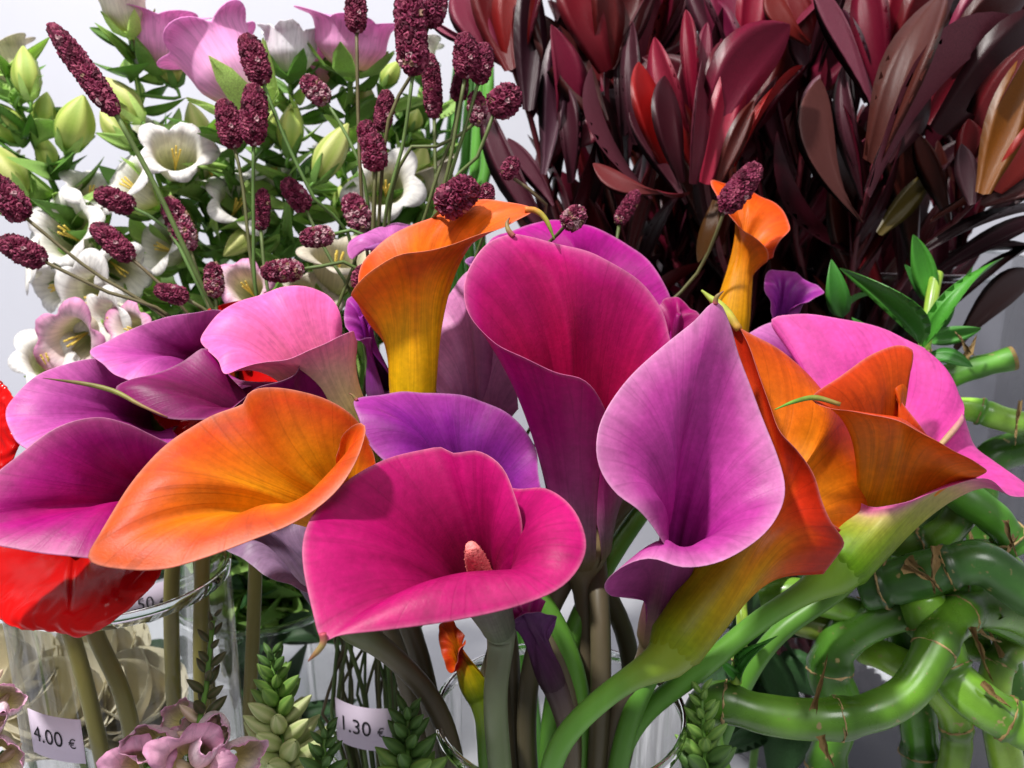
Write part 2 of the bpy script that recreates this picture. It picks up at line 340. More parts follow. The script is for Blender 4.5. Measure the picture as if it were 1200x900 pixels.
calla('dark magenta calla lily with a long brown tip, in front of the lilac ones',
  [(300,478,.370,.8),(276,466,.368,.7),(258,438,.368,.6),(244,414,.367,.5),(236,410,.366,.45),(212,424,.361,.45),(178,438,.354,.4),(135,455,.345,.3),(165,476,.341,.3),(194,490,.340,.25),(222,491,.341,.2),(257,486,.345,.15),(284,468,.350,.15),(302,455,.353,.2),(330,446,.355,.2),(347,436,.358,.25),(354,419,.362,.3),(366,416,.366,.4),(381,421,.371,.5),(386,438,.378,.5),(370,450,.385,.4),(310,446,.390,.4),(250,442,.392,.4)],
  (408,560,.392), .010, DM_I, DM_O, [(415,660,.405),(475,790,.425)], DARKSTEM, vbot(VR,-.03,.015), gain=.72, aim=(290,478,.358), L1=.25, L2=.36,
  tip=([(196,489,.3395),(165,475,.340),(135,459,.343),(100,450,.344),(50,443,.346)], [.0003,.0008,.0011,.0008,.0001], [(0,'#8a5a48'),(.4,'#7a7a3a'),(1,'#5a3a2a')]))

# F light pink with a cream tube
LP_I = [(0, '#c08a70'), (.3, '#e08aa0'), (.7, '#ee86b8'), (1, '#ee80ba')]
LP_O = [(0, '#d8c878'), (.35, '#ecd8a8'), (.7, '#f2cabc'), (1, '#f09cc0')]
calla('light pink calla lily with a cream tube and a burnet shadow inside',
  [(392,420,.402,.6),(401,392,.402,.5),(396,364,.402,.4),(382,344,.402,.4),(352,336,.399,.4),(312,341,.394,.4),(276,355,.386,.3),(250,374,.378,.2),(235,396,.371,.1),(241,408,.366,0),(255,422,.361,-.2),(266,440,.356,0),(300,429,.354,.4),(340,418,.354,.8),(375,404,.356,1.0),(400,391,.361,1.1),(414,388,.370,1.2),(419,400,.380,1.2)],
  (418,515,.398), .0110, LP_I, LP_O, [(432,620,.42),(490,760,.43)], GREENSTEM, vbot(VR,-.025,.02), gain=1.25, aim=(345,388,.376), L1=.4, L2=.35)

# G tall orange, seen from the side
GO_I = [(0, '#e8ac38'), (.5, '#f08a30'), (1, '#e86640')]
GO_O = [(0, '#f6cc44'), (.35, '#f8ba3c'), (.6, '#f29a30'), (.88, '#e87828'), (1, '#ee8848')]
calla('tall orange calla lily with a hooked green tip, seen from the side',
  [(430,372,.3820,1.2),(416,350,.3740,1.1),(412,343,.3700,1.1),(428,322,.3660,1.0),(455,305,.3640,0.9),(490,294,.3630,0.8),(530,285,.3630,0.6),(570,274,.3650,0.4),(600,262,.3680,0.2),(625,246,.3730,0),
   (600,237,.3790,0.2),(570,235,.3850,0.3),(540,239,.3900,0.5),(500,254,.3950,0.6),(465,272,.3970,0.7),(438,293,.3950,0.8),(422,314,.3900,0.9),(420,335,.3840,1),(436,355,.3800,1)],
  (484,482,.3960), .0098, GO_I, GO_O, [(490,560,.4090)], GREENSTEM, vbot(VR,-.02,.01), gain=1.25, aim=(484,330,.3820), L1=.72, L2=.36, kr=.9, ka=.3, sat=1.13, mat=M_PETAL_V,
  tip=([(615,246,.3720),(628,247,.3720),(640,258,.3710),(650,281,.3700)], [.0014,.0013,.001,.0003], [(0,'#d8742e'),(.35,'#a08a34'),(1,'#5f8a2c')]))

# H violet behind the hot pink one
VI_I = [(0, '#5a2868'), (.4, '#7c3488'), (.8, '#943c98'), (1, '#b454a8')]
VI_O = [(0, '#6a6a48'), (.4, '#7a5080'), (1, '#9048a0')]
calla('violet calla lily directly behind the hot pink open one',
  [(640,600,.3630,.5),(632,560,.3730,.45),(628,528,.3790,.4),(612,500,.3820,.4),(585,479,.3840,.4),(540,462,.3840,.4),(490,460,.3800,.4),(447,463,.3720,.4),(416,468,.3640,.3),(421,492,.3560,.1),(436,525,.3510,0),(480,560,.3480,0),(540,585,.3480,0)],
  (570,660,.3930), .008, VI_I, VI_O, [(590,740,.3980)], DARKSTEM, vbot(VR,-.015,.02), aim=(530,525,.3660),
  tip=([(418,469,.3635),(413,463,.3630),(409,461,.3630)], [.0009,.0006,.0002], TB))

# I large magenta in the centre
MA_I = [(0, '#80083a'), (.35, '#b40852'), (.7, '#c60f64'), (.92, '#c43076'), (1, '#d65c9a')]
MA_O = [(0, '#8a7a60'), (.15, '#a88498'), (.4, '#c05c98'), (.7, '#c43c8c'), (1, '#d03c90')]
calla('large upright magenta calla lily standing in the middle of the bunch',
  [(688,492,.374,1.0),(728,506,.367,1.0),(775,500,.373,.9),(806,470,.376,.9),(797,436,.380,.8),(786,400,.383,.8),(775,362,.384,.7),(748,327,.383,.7),(700,301,.380,.7),(650,285,.375,.6),(618,275,.370,.5),(598,273,.366,.5),(570,286,.361,.5),(550,314,.356,.5),(544,342,.352,.6),(553,374,.347,.9),(578,400,.343,1.2),(612,418,.340,1.3),(650,438,.338,1.3),(682,447,.337,1.3),(702,465,.341,1.3),(716,495,.352,1.3)],
  (682,642,.402), .0135, MA_I, MA_O, [(690,740,.405),(684,820,.41)], DARKSTEM, vbot(VR,.005,0),   .0048, crease=((12, .003, .03),), gain=1.04, aim=(676,380,.364), L1=.25, L2=.36, kr=.7,
  tip=([(602,277,.366),(596,270,.366),(594,262,.367),(597,255,.368)], [.0012,.0011,.0009,.0003], TB))

# J big orchid purple
JP_I = [(0, '#4c1440'), (.25, '#a03c88'), (.6, '#c24ca4'), (.9, '#cc60ac'), (1, '#e292c6')]
JP_O = [(0, '#7a6a50'), (.4, '#9a507c'), (1, '#b4589a')]
calla('big orchid purple calla lily with a creased heart shaped spathe',
  [(800,664,.328,.8),(790,648,.318,.6),(770,620,.311,.4),(748,597,.308,.1),(722,579,.308,0),(704,552,.310,.1),(699,520,.313,.2),(707,486,.318,.3),(735,445,.326,.4),(775,406,.334,.4),(812,378,.341,.4),(838,355,.347,.3),(853,378,.349,.4),(867,418,.349,.4),(889,475,.345,.4),(913,538,.336,.3),(920,575,.330,.2),(910,608,.322,.2),(886,634,.315,.15),(846,657,.309,.05),(800,666,.307,-.05),(762,657,.309,-.1),(728,666,.315,-.1),(708,684,.323,.2),(716,698,.332,.5),(742,700,.342,.7)],
  (770,745,.374), .0085, JP_I, JP_O, [(758,790,.385),(720,860,.395)], DARKSTEM, vbot(VR,.02,-.01), crease=((11, .0045, .05),), aim=(795,610,.338), L1=.5, L2=.42,
  tip=([(838,356,.346),(840,348,.345),(848,341,.344)], [.0011,.0009,.0002], TB))

# K orange and yellow, in profile
KO_I = [(0, '#e0a832'), (.4, '#f4a432'), (.75, '#f08438'), (1, '#e45e3c')]
KO_O = [(0, '#8a9a38'), (.1, '#aca238'), (.25, '#d0a432'), (.45, '#de8c26'), (.66, '#d8641e'), (.88, '#cf4220'), (1, '#c23a2c')]
calla('orange calla lily with a yellow tube and a curled green tip, seen in profile',
  [(965,672,.362,.6),(985,645,.352,.4),(989,633,.347,.1),(972,612,.345,.1),(961,588,.346,.1),(953,555,.348,.1),(936,527,.350,.1),(914,503,.353,.15),(900,472,.356,.2),(887,432,.360,.25),(872,396,.365,.3),(850,363,.371,.3),(832,350,.376,.3),
   (850,372,.384,.4),(880,391,.392,.4),(928,420,.401,.4),(964,458,.405,.4),(1000,514,.405,.35),(1028,560,.400,.3),(1031,590,.394,.2),(1016,613,.386,.3),(990,622,.379,.5),(965,606,.374,.7)],
  (792,755,.345), .0112, KO_I, KO_O, [(745,778,.342),(700,830,.345),(640,925,.352)], GREENSTEM, vbot(VR,.01,-.02),   .0044, sat=1.13, mat=M_PETAL_V, gain=1.15, aim=(935,560,.368), L1=.55, L2=.36, kr=.7, ka=.5,
  tip=([(866,386,.366),(848,362,.370),(832,349,.373),(822,340,.374)], [.0016,.0021,.0019,.0004], [(0,'#c08a3a'),(.4,'#a5a840'),(1,'#8fa040')]))

# L orange red, right
LO_I = [(0, '#dc9038'), (.5, '#e07034'), (1, '#d65036')]
LO_O = [(0, '#e4b444'), (.35, '#eea436'), (.7, '#e8822c'), (1, '#dc5c2c')]
calla('orange red calla lily with a thin green tip pointing towards the purple one',
  [(1098,524,.384,.7),(1077,497,.380,.6),(1058,470,.381,.5),(1048,450,.383,.5),(1058,430,.386,.4),(1069,412,.388,.4),(1052,404,.386,.4),(1022,415,.381,.4),(985,441,.372,.35),(952,467,.362,.3),(1000,480,.355,.1),(1050,493,.350,.1),(1088,511,.349,.1),(1122,532,.352,.1),(1156,551,.360,.1),(1140,562,.374,.4),(1110,562,.386,.6)],
  (1030,618,.402), .012, LO_I, LO_O, [(980,700,.425),(870,800,.425)], GREENSTEM, vbot(VR,.03,.02), gain=1.25, aim=(1062,490,.372), L1=.22, L2=.36, sat=1.13, mat=M_PETAL_V,
  tip=([(985,474,.357),(955,466,.360),(930,471,.358),(908,480,.356)], [.0009,.0012,.0009,.0002], [(0,'#8a6a34'),(.5,'#6f8a34'),(1,'#56922c')]))

# M1 lilac pink and M2 pink with a cream green tube
calla('lilac pink calla lily lying behind the orange profile one',
  [(1060,460,.445,.4),(1040,420,.450,.4),(1005,398,.452,.4),(960,382,.452,.4),(915,376,.448,.4),(882,388,.442,.3),(862,412,.434,.2),(872,440,.428,0),(910,455,.424,-.2),(960,462,.422,-.2),(1020,470,.425,0)],
  (960,560,.455), .009, [(0,'#7a2a6a'),(.4,'#b04aa0'),(.8,'#d474c0'),(1,'#e494d0')], JP_O, [(920,640,.455)], GREENSTEM, vbot(VR,.03,.03), aim=(955,430,.437))
calla('pink calla lily with a green and cream tube behind the orange red one',
  [(930,420,.432,.4),(903,378,.428,.2),(930,369,.428,.0),(985,373,.430,-.1),(1040,388,.428,-.1),(1094,416,.420,0),(1116,452,.420,.3),(1131,494,.418,.3),(1143,524,.414,.2),(1174,546,.405,.1),(1212,576,.392,0),(1185,580,.384,0),(1158,563,.374,0),(1110,574,.366,.1),(1060,588,.366,.4),(1015,592,.384,.6),(970,555,.408,.6),(938,480,.428,.5)],
  (985,660,.380), .0125, [(0,'#c0a060'),(.3,'#d890a0'),(.6,'#e060ac'),(1,'#ea74b8')], [(0,'#6f9440'),(.3,'#a9b060'),(.55,'#d2c68c'),(.8,'#e0a0b0'),(1,'#e87cb8')], [(905,712,.386),(820,790,.392),(720,900,.40)], GREENSTEM, vbot(VR,.03,-.01), .0046, gain=1.15, aim=(1085,540,.398), L1=.6, L2=.3)

# N small orange at the back, O purple, P magentas behind I
calla('small orange calla lily standing against the dark conebush',
  [(905,300,.468,.6),(912,285,.458,.3),(926,268,.462,.2),(918,248,.470,.3),(892,229,.477,.4),(862,217,.480,.4),(833,213,.475,.3),(842,232,.464,.3),(853,252,.455,.2),(872,268,.449,.1),(898,288,.449,.1),(900,305,.453,.4),(885,315,.462,.6)],
  (852,398,.468), .0100, [(0,'#e0a030'),(.5,'#f08a34'),(1,'#f0603c')], [(0,'#e6b040'),(.5,'#ee9a34'),(1,'#e8703a')], [(850,470,.47)], GREENSTEM, vbot(VR,.02,.03), gain=1.2, aim=(874,268,.464), L1=.5, sat=1.13, mat=M_PETAL_V)
calla('small purple calla lily tucked under the conebush leaves',
  [(930,362,.465,.5),(945,352,.462,.3),(966,343,.462,.2),(950,330,.470,.3),(925,319,.476,.4),(902,317,.478,.4),(896,330,.470,.3),(900,350,.462,.2),(905,375,.462,.5)],
  (912,420,.475), .008, VI_I, [(0,'#7a6a60'),(.4,'#8a4a8a'),(1,'#9a4a98')], [(915,500,.475)], DARKSTEM, vbot(VR,.03,.035), aim=(920,345,.468))
calla('magenta calla lily with a rolled edge, behind the large upright one',
  [(760,430,.43,.5),(792,395,.428,.4),(788,355,.430,.4),(774,325,.434,.4),(752,298,.438,.4),(722,278,.440,.4),(690,263,.440,.35),(640,260,.436,.3),(600,270,.428,.3),(572,286,.420,.2),(580,320,.410,0),(620,350,.405,-.2),(680,370,.405,-.1)],
  (690,480,.44), .008, [(0,'#7a0a50'),(.5,'#a01272'),(1,'#c0309a')], [(0,'#7a6a50'),(.5,'#a0307c'),(1,'#c034a0')], [(690,560,.44)], DARKSTEM, vbot(VR,.01,.03), aim=(680,330,.426))
calla('small dark pink calla lily peeping out beside the orchid purple one',
  [(790,420,.425,.5),(812,405,.422,.4),(815,390,.420,.2),(822,373,.422,.2),(800,353,.428,.3),(776,352,.432,.4),(765,380,.428,.3),(770,400,.42,.2)],
  (780,470,.435), .008, [(0,'#6a0a40'),(1,'#b01a78')], [(0,'#7a5a50'),(1,'#a8287c')], [(775,540,.435)], DARKSTEM, vbot(VR,.015,.025), aim=(793,385,.425))
# Q lilac, R violet tube behind G
calla('pale lilac calla lily with a drooping edge behind the tall orange one',
  [(520,300,.4350,.4),(500,268,.4370,.4),(478,262,.4370,.3),(448,265,.4330,.2),(422,274,.4270,-.2),(409,290,.4210,-.6),(412,304,.4170,-.6),(430,292,.4190,-.3),(455,290,.4210,0),(490,320,.4230,0)],
  (500,440,.4400), .008, [(0,'#a04a90'),(.5,'#d07ac0'),(1,'#e08ccc')], LI_O, [(500,520,.4450)], DARKSTEM, vbot(VR,-.025,.015), aim=(470,330,.4250))
calla('violet calla lily bud beside the tall orange one',
  [(440,372,.4000,.5),(452,352,.4020,.4),(440,338,.4080,.3),(420,340,.4060,.2),(406,358,.4020,.2),(404,378,.3980,.2),(418,396,.3940,.2),(436,398,.3940,.4)],
  (450,470,.4150), .007, VI_I, [(0,'#8a5a8a'),(.6,'#a040a8'),(1,'#b85ac0')], [(455,550,.4300)], DARKSTEM, vbot(VR,-.03,.01), aim=(425,375,.4000), L1=.4)
calla('violet calla lily with a lime green stem between the orange and the large magenta one',
  [(608,480,.412,.8),(602,430,.404,.7),(588,385,.398,.6),(570,345,.396,.5),(556,318,.400,.4),(545,305,.410,.4),(556,302,.422,.4),(560,310,.430,.4),(535,330,.432,.4),(514,365,.428,.5),(508,410,.420,.6),(512,460,.414,.8)],
  (566,580,.415), .0125, [(0,'#a05a90'),(.6,'#d08ab8'),(1,'#e09cc8')], [(0,'#6a3a70'),(.4,'#74307c'),(.8,'#8a3c98'),(1,'#b070b4')], [(566,650,.42)], DARKSTEM, vbot(VR,-.01,.03), aim=(556,400,.410), L1=.3, gain=1.1)

# T mauve back of a calla, U, V small ones hanging below
MV_O = [(0, '#6a7a50'), (.25, '#85748a'), (.6, '#8c6c8e'), (1, '#a07aa0')]
calla('dusky mauve calla lily seen from behind, below the wide orange one',
  [(420,600,.372,.3),(380,592,.378,.2),(330,598,.380,.1),(285,615,.376,0),(262,640,.368,-.2),(285,655,.358,-.3),(310,672,.352,-.3),(345,690,.350,-.2),(375,700,.350,.2)],
  (405,722,.366),   .008, [(0,'#6a6058'),(.5,'#8c7090'),(1,'#a884a8')], MV_O, [(440,748,.375),(490,800,.385),(530,880,.39)], DARKSTEM, vbot(VR,-.02,-.02), .0046, sat=1.0, gain=1.3, aim=(335,640,.366), L1=.5)
calla('small dark purple calla lily hanging under the hot pink one',
  [(640,705,.372,.4),(620,694,.376,.3),(600,702,.376,.2),(584,722,.372,.1),(588,738,.366,.1),(610,722,.362,0),(632,716,.360,0),(652,722,.362,.2),(648,742,.368,.5)],
  (648,800,.375), .0056, DM_I, [(0,'#4a3440'),(.4,'#5a3058'),(1,'#6a3a70')], [(662,850,.38),(668,900,.385)], DARKSTEM, vbot(VR,.0,-.02), .0045, aim=(620,735,.368))
calla('tiny red and yellow calla lily bud below the hot pink one',
  [(545,745,.392,.4),(530,728,.396,.3),(516,730,.394,.2),(516,760,.388,.1),(527,786,.382,0),(540,765,.382,.1),(546,750,.386,.4)],
  (560,812,.392), .0060, OR_I, [(0,'#8aa03a'),(.35,'#c8b430'),(.65,'#d85a2a'),(1,'#d8304a')], [(570,860,.395),(575,920,.398)], GREENSTEM, vbot(VR,-.005,.0), .0045, aim=(533,755,.388))
# ------------------------------------------------------------------ red anthuriums
M_RED = petal_mat('anthurium_lacquer', rough=.2, trans=.04, vein=.03, bump=.0, spec=.16, mottle=.05, vs=(5, 3))
M_YEL = plain_mat('yellow_spadix', '#d8b048', .6, .3, .2, 500, .6)
RI = [(0, '#8a0612'), (.5, '#c0081c'), (1, '#d80a20')]
def anthurium(label, rim, base, via, end, aim, pucker=.0016, **kw):
    t = thing('anthurium', label, 'anthurium', 'red anthuriums')
    s, B, a = spathe('spathe', t, rim, base, .004, RI, RI, aim=aim, mat=M_RED, edge=.05, kr=1., nu=160, nv=46, L1=.25, L2=.33, **kw)
    # quilted blisters of the lacquered spathe
    me = s.data; co = np.zeros(len(me.vertices)*3); me.vertices.foreach_get('co', co); co = co.reshape(-1, 3)
    no = np.zeros_like(co).ravel(); me.vertices.foreach_get('normal', no); no = no.reshape(-1, 3)
    half = len(co)//2; no[half:] = -no[half:]
    q = co*1000
    b_ = np.sin(q[:, 0]*.75+1.5*np.sin(q[:, 2]*.5))*np.sin(q[:, 2]*.8+1.3*np.sin(q[:, 0]*.45+2))
    vv_ = np.tile(np.repeat(np.concatenate([[0], 1-(1-np.linspace(0, 1, 46))**1.5]), 160), 2)
    co += no*(pucker*b_*np.clip((vv_-.62)/.2, 0, 1))[:, None]
    me.vertices.foreach_set('co', co.ravel()); me.update()
    stem(t, B, a, via, .0038, OLIVE, end)
    tube('spadix', [B-a*.002, B+a*.012, B+a*.022+np.array([0, 0, .004])], [.0032, .003, .0026, .0012], M_YEL, t, 12, 10)
    return t
anthurium('blistered glossy red anthurium over the rim of the left vase',
  [(-60,622,.350,.1),(-45,690,.335,-.2),(-5,722,.325,-.5),(28,738,.320,-.7),(60,739,.318,-.8),(78,742,.317,-.8),(98,747,.317,-.8),(130,734,.318,-.7),(160,706,.321,-.5),(188,670,.327,-.2),(190,640,.340,.1),(150,620,.352,.2),(60,605,.362,.2),(-30,608,.358,.2),(-60,622,.350,.1)],
  (85,628,.368), [(110,760,.388),(150,830,.395)], vbot(VL,.01,-.015), (80,660,.335), pucker=.0006)
anthurium('red anthurium at the far left, half behind the lilac calla',
  [(-70,440,.390,.1),(-20,438,.388,0),(6,452,.384,-.2),(20,478,.379,-.2),(26,510,.374,-.3),(10,545,.370,-.3),(-30,575,.368,-.2),(-80,540,.375,0),(-90,480,.385,0),(-70,440,.390,.1)],
  (-30,510,.395), [(20,640,.41),(90,760,.41)], vbot(VL,.0,-.01), (-30,505,.38), pucker=.0006)
anthurium('red anthurium mostly hidden between the lilac and light pink callas',
  [(175,420,.430,0),(205,385,.436,0),(255,359,.440,0),(293,355,.440,0),(340,395,.436,0),(352,445,.428,0),(320,500,.420,0),(250,522,.416,0),(190,500,.420,0),(170,455,.426,0),(175,420,.430,0)],
  (268,440,.445), [(230,560,.45),(200,690,.44)], vbot(VL,.0,.02), (268,438,.43), pucker=.0005)

# ------------------------------------------------------------------ leaf meshes shared by all foliage
def leaf_mesh(name, prof, arch, fold, nx=12, ny=2, th=.012, twist=0.0):
    "unit leaf along +X, half width 0.5 at its widest, lens thick; arch and fold in units of length and width"
    top = []; bot = []
    for i in range(nx+1):
        x = 1-(1-i/nx)**1.5; w = prof(x); z = arch*4*x*(1-x); tw = twist*x
        for j in range(-ny, ny+1):
            y = j/ny; yy = y*w*.5; zz = fold*abs(y)*w*.5; h = th*(1-abs(y))*(min(1, 6*x, 6*(1-x)))*.5
            c, s = math.cos(tw), math.sin(tw); y2, z2 = yy*c-zz*s, yy*s+zz*c
            top.append((x, y2, z+z2+h)); bot.append((x, y2, z+z2-h-.0005))
    m = 2*ny+1; n = len(top); F = []
    for i in range(nx):
        for j in range(m-1):
            q = (i*m+j, (i+1)*m+j, (i+1)*m+j+1, i*m+j+1); F.append(q); F.append(tuple(n+k for k in reversed(q)))
        F.append((i*m, n+i*m, n+(i+1)*m, (i+1)*m)); F.append((i*m+m-1, (i+1)*m+m-1, n+(i+1)*m+m-1, n+i*m+m-1))
    uv = [(y/ny*.5+.5, i/nx) for i in range(nx+1) for y in range(-ny, ny+1)]*2
    return mesh(name, top+bot, F, True, None, uv)
lanc = lambda x: (math.sin(math.pi*min(1, x**.72))**.85)*(1 if x < .999 else 0)+.03
strap = lambda x: (.36+.64*math.sin(math.pi*.5*min(1, x/.5))**1.2 if x < .5 else (1-((x-.5)/.5)**1.9)**.85 if x < .9999 else 0)+.012
LANC = [leaf_mesh('lance_leaf', lanc, a_, f_, twist=t_) for a_, f_, t_ in ((.10, .25, .3), (.22, .35, -.5), (-.12, .3, .4), (.32, .2, .9))]
STRAP = [leaf_mesh('strap_leaf', strap, a_, f_, twist=t_) for a_, f_, t_ in ((.05, .18, .15), (.12, .25, -.3), (-.08, .2, .3), (.18, .12, .6))]
CAM = np.array([0, 0, HC])
def leaf_M(b, t, w, roll, sz=None):
    b = np.asarray(b); t = np.asarray(t); X = t-b; L = np.linalg.norm(X); X = X/L
    n = unit(CAM-(b+t)/2); n = unit(n-X*np.dot(n, X)); Y = np.cross(n, X)
    Z = n*math.cos(roll)+Y*math.sin(roll); Y = np.cross(Z, X)
    m = Matrix(((X[0]*L, Y[0]*w, Z[0]*(sz or L), b[0]), (X[1]*L, Y[1]*w, Z[1]*(sz or L), b[1]), (X[2]*L, Y[2]*w, Z[2]*(sz or L), b[2]), (0, 0, 0, 1)))
    return m
def leaf(parent, b, t, w, mat, roll=0., kind=None, col=None, name='leaf', meshes=LANC):
    me = meshes[rnd.randrange(len(meshes)) if kind is None else kind]
    key = me.name+mat.name
    if key not in LEAFCACHE:
        c = me.copy(); c.materials.clear(); c.materials.append(mat); LEAFCACHE[key] = c
    o = ob(name, LEAFCACHE[key], None, parent, leaf_M(b, t, w, roll))
    if col is not None: o.color = (*col, 1)
    return o
LEAFCACHE = {}

# ------------------------------------------------------------------ burnet (dark bobble heads on thin stems)
M_BURNET = plain_mat('burnet_floret', '#5a1030', .6, .25, .35, 300, .3, attr=True, trans=.1)
M_THIN = plain_mat('thin_stem', '#56733a', .5, .3, .25, 90, .1, c2='#5c4c36')
def burnet_mesh(name, aspect, pale, seed):
    rg = np.random.RandomState(seed); L = aspect; parts = []
    core = np.stack([np.zeros(9), np.zeros(9), np.linspace(.02, L-.02, 9)], 1)
    rr = .40*np.sqrt(np.clip(1-(2*np.linspace(.03, .97, 9)-1)**4, 0, 1))
    v, f, _ = tube_data(core, rr, 10); parts.append((v, f, np.tile(lin('#3a0a1e'), (len(v), 1))))
    n = int(80*L+30)
    for i in range(n):
        s = (i+.5)/n; an = i*2.39996+rg.rand()*.3
        R = .45*max(0, 1-abs(2*s-1)**3.2)**.5*(1-.18*(s-.3))
        d = unit(np.array([math.cos(an), math.sin(an), (2*s-1)**3*1.6+rg.randn()*.25])); c = np.array([math.cos(an)*R, math.sin(an)*R, s*L])
        u = unit(np.cross(d, [0.1, .2, 1])); w = np.cross(d, u); a0 = rg.rand()*6.28; sz = (.115+.055*rg.rand())
        base = lin(['#5c1430', '#701f3e', '#4a1026', '#7e2e4c', '#8e4058'][rg.randint(5)])
        if rg.rand() < pale*(1.6 if s < .5 else .5): base = lin(['#b08a90', '#9a5a70', '#8a6a58'][rg.randint(3)])
        vs = []; fs = []; cs = []; m6 = 6; sz *= .95
        for k in range(m6):
            a1 = a0+k*6.2832/m6; e = u*math.cos(a1)+w*math.sin(a1); vs.append(c+e*sz*(.75+.5*rg.rand())-d*.03); cs.append(base*.7)
        for k in range(m6):
            a1 = a0+.4+k*6.2832/m6; e = u*math.cos(a1)+w*math.sin(a1); vs.append(c+e*sz*(.35+.45*rg.rand())+d*sz*(.25+.65*rg.rand())); cs.append(base*(.9+.5*rg.rand()))
        vs.append(c+d*sz*.15); cs.append(base*.8)
        for k in range(m6):
            k2 = (k+1) % m6; fs += [(k, k2, m6+k), (k2, m6+k2, m6+k), (m6+k, m6+k2, 2*m6)]
        parts.append((np.array(vs), fs, np.array(cs)))
    v, f, c = merge(parts); return mesh(name, v, f, False, c)
BUR = {}
for a_ in (1.05, 1.5, 2.0, 2.6, 3.6):
    for p_ in (0.04, .4): BUR[(a_, p_)] = burnet_mesh('burnet_head', a_, p_, int(a_*100+p_*10))
VM = P(448, 868, .50)            # middle vase
def burnet(tip, base, w, d, via, label=None, pale=.04, dv=None, rs=.0009, dtip=0, group='burnet heads on thin stems'):
    pb, pt = P(base[0], base[1], d), P(tip[0], tip[1], d+dtip); L = np.linalg.norm(pt-pb); wd = w/FPX*d
    asp = min(BUR, key=lambda k: abs(k[0]-L/wd)+(0 if k[1] == (.4 if pale > .2 else .04) else 9))
    t = thing('burnet', label or 'dark maroon burnet head on a thin stem among the bellflowers', 'burnet', group)
    Z = (pt-pb)/L; X = unit(np.cross(Z, [.3, 1, .2])); Y = np.cross(Z, X); sl = L/asp[0]
    Rm = Matrix(((X[0]*wd, Y[0]*wd, Z[0]*sl, pb[0]), (X[1]*wd, Y[1]*wd, Z[1]*sl, pb[1]), (X[2]*wd, Y[2]*wd, Z[2]*sl, pb[2]), (0, 0, 0, 1)))
    ob('flower_head', BUR[asp], M_BURNET, t, Rm)
    pts = [pb+Z*.002]; dd = dv if dv else .44
    for i, q in enumerate(via): pts.append(P(q[0], q[1], q[2] if len(q) > 2 else d+(dd-d)*(i+1)/(len(via)+1)))
    k = rnd.uniform(-.025, .025); k2 = rnd.uniform(-.02, .02)
    pts += [VM+np.array([k, k2, .05]), VM+np.array([k*.9, k2*.9, 0]), np.array([VM[0]-k*.6, VM[1]-k2*.6, .012])]
    tube('stem', pts, [rs*1.0, rs, rs*1.1], M_THIN, t, 44, 6)
    return t
G_ = 'burnet heads on thin stems'
burnet((60,30),(136,133),27,.415,[(182,218),(232,325),(300,470,.45)],'longest dark burnet spike leaning left, beside the pink bellflower', rs=.0013)
burnet((288,42),(308,97),30,.43,[(335,165),(372,240),(418,320,.45)],'burnet head against the big pink bellflower, above a pair')
burnet((298,100),(297,168),31,.425,[(297,260),(301,350),(330,470,.45)],'fat upright burnet head of the pair at the foot of the pink bellflower')
burnet((262,118),(274,172),28,.445,[(284,215),(298,330),(330,470,.46)],'duller burnet head of the pair at the foot of the pink bellflower')
burnet((416,-12),(418,37),25,.44,[(420,150),(424,235),(432,400,.46)],'burnet head in front of the upright pink bellflower')
burnet((478,-16),(485,86),37,.42,[(472,170),(452,250),(440,400,.46)],'thickest long burnet spike on a green stem')
burnet((516,-18),(502,30),30,.43,[(482,90),(452,160),(440,400,.46)],'burnet head touching the thickest burnet spike')
burnet((504,64),(509,138),22,.45,[(510,200),(508,260),(470,420,.47)],'slim upright burnet spike left of the smooth green stalks')
burnet((545,40),(546,90),28,.43,[(536,140),(520,220),(470,400,.46)],'larger burnet head of the cluster before the green stalks')
burnet((569,52),(561,97),25,.435,[(545,150),(522,225),(470,400,.46)],'smaller burnet head of the cluster before the green stalks')
burnet((542,84),(536,118),20,.45,[(530,160),(505,230),(470,400,.46)],'burnet head half hidden below the cluster before the green stalks')
burnet((557,108),(561,146),22,.44,[(520,170),(472,185),(455,330,.46)],'short burnet head with a pale base before the green stalks',.4)
burnet((606,106),(577,130),36,.425,[(556,190),(520,230),(480,400,.46)],'round plum burnet head against the white wall')
burnet((356,92),(383,119),25,.45,[(408,162),(430,230),(440,400,.46)],'faded burnet head with a pale base under the white bellflower cup',.4)
burnet((454,107),(447,153),22,.45,[(440,210),(436,300),(440,420,.47)],'slim burnet head just above the double head')
burnet((427,143),(436,178),24,.44,[(439,220),(438,300),(440,420,.47)],'left half of a double burnet head on one reddish stem')
burnet((437,158),(440,199),29,.43,[(438,240),(436,310),(440,420,.46)],'larger half of a double burnet head on one reddish stem')
burnet((604,186),(592,208),20,.43,[(620,222),(640,250),(600,330,.46)],'tiny dried burnet head against the white wall')
burnet((556,214),(516,246),40,.375,[(505,262,.402),(500,330,.43)],'blackish burnet head leaning on the tall orange calla rim', dtip=-.004)
burnet((571,216),(570,238),19,.40,[(572,260,.41),(540,360,.43)],'very small burnet head just behind the orange calla rim')
burnet((683,246),(662,264),26,.398,[(650,280,.41),(600,360,.43)],'small greyish burnet head on the magenta callas', .4)
burnet((747,224),(724,262),18,.47,[(722,285,.47),(700,360,.46)],'thin curved burnet spike in front of the dark conebush')
burnet((888,194),(848,246),30,.435,[(828,300,.45),(800,340,.455),(700,440,.46)],'purple burnet spike leaning over the small orange calla')
burnet((-8,210),(28,255),33,.425,[(108,318),(188,368),(300,470,.45)],'dark burnet head on the upper of two long leaning stems at far left')
burnet((1,282),(51,306),30,.425,[(130,344),(195,368),(300,470,.45)],'dark burnet head on the lower of two long leaning stems at far left')
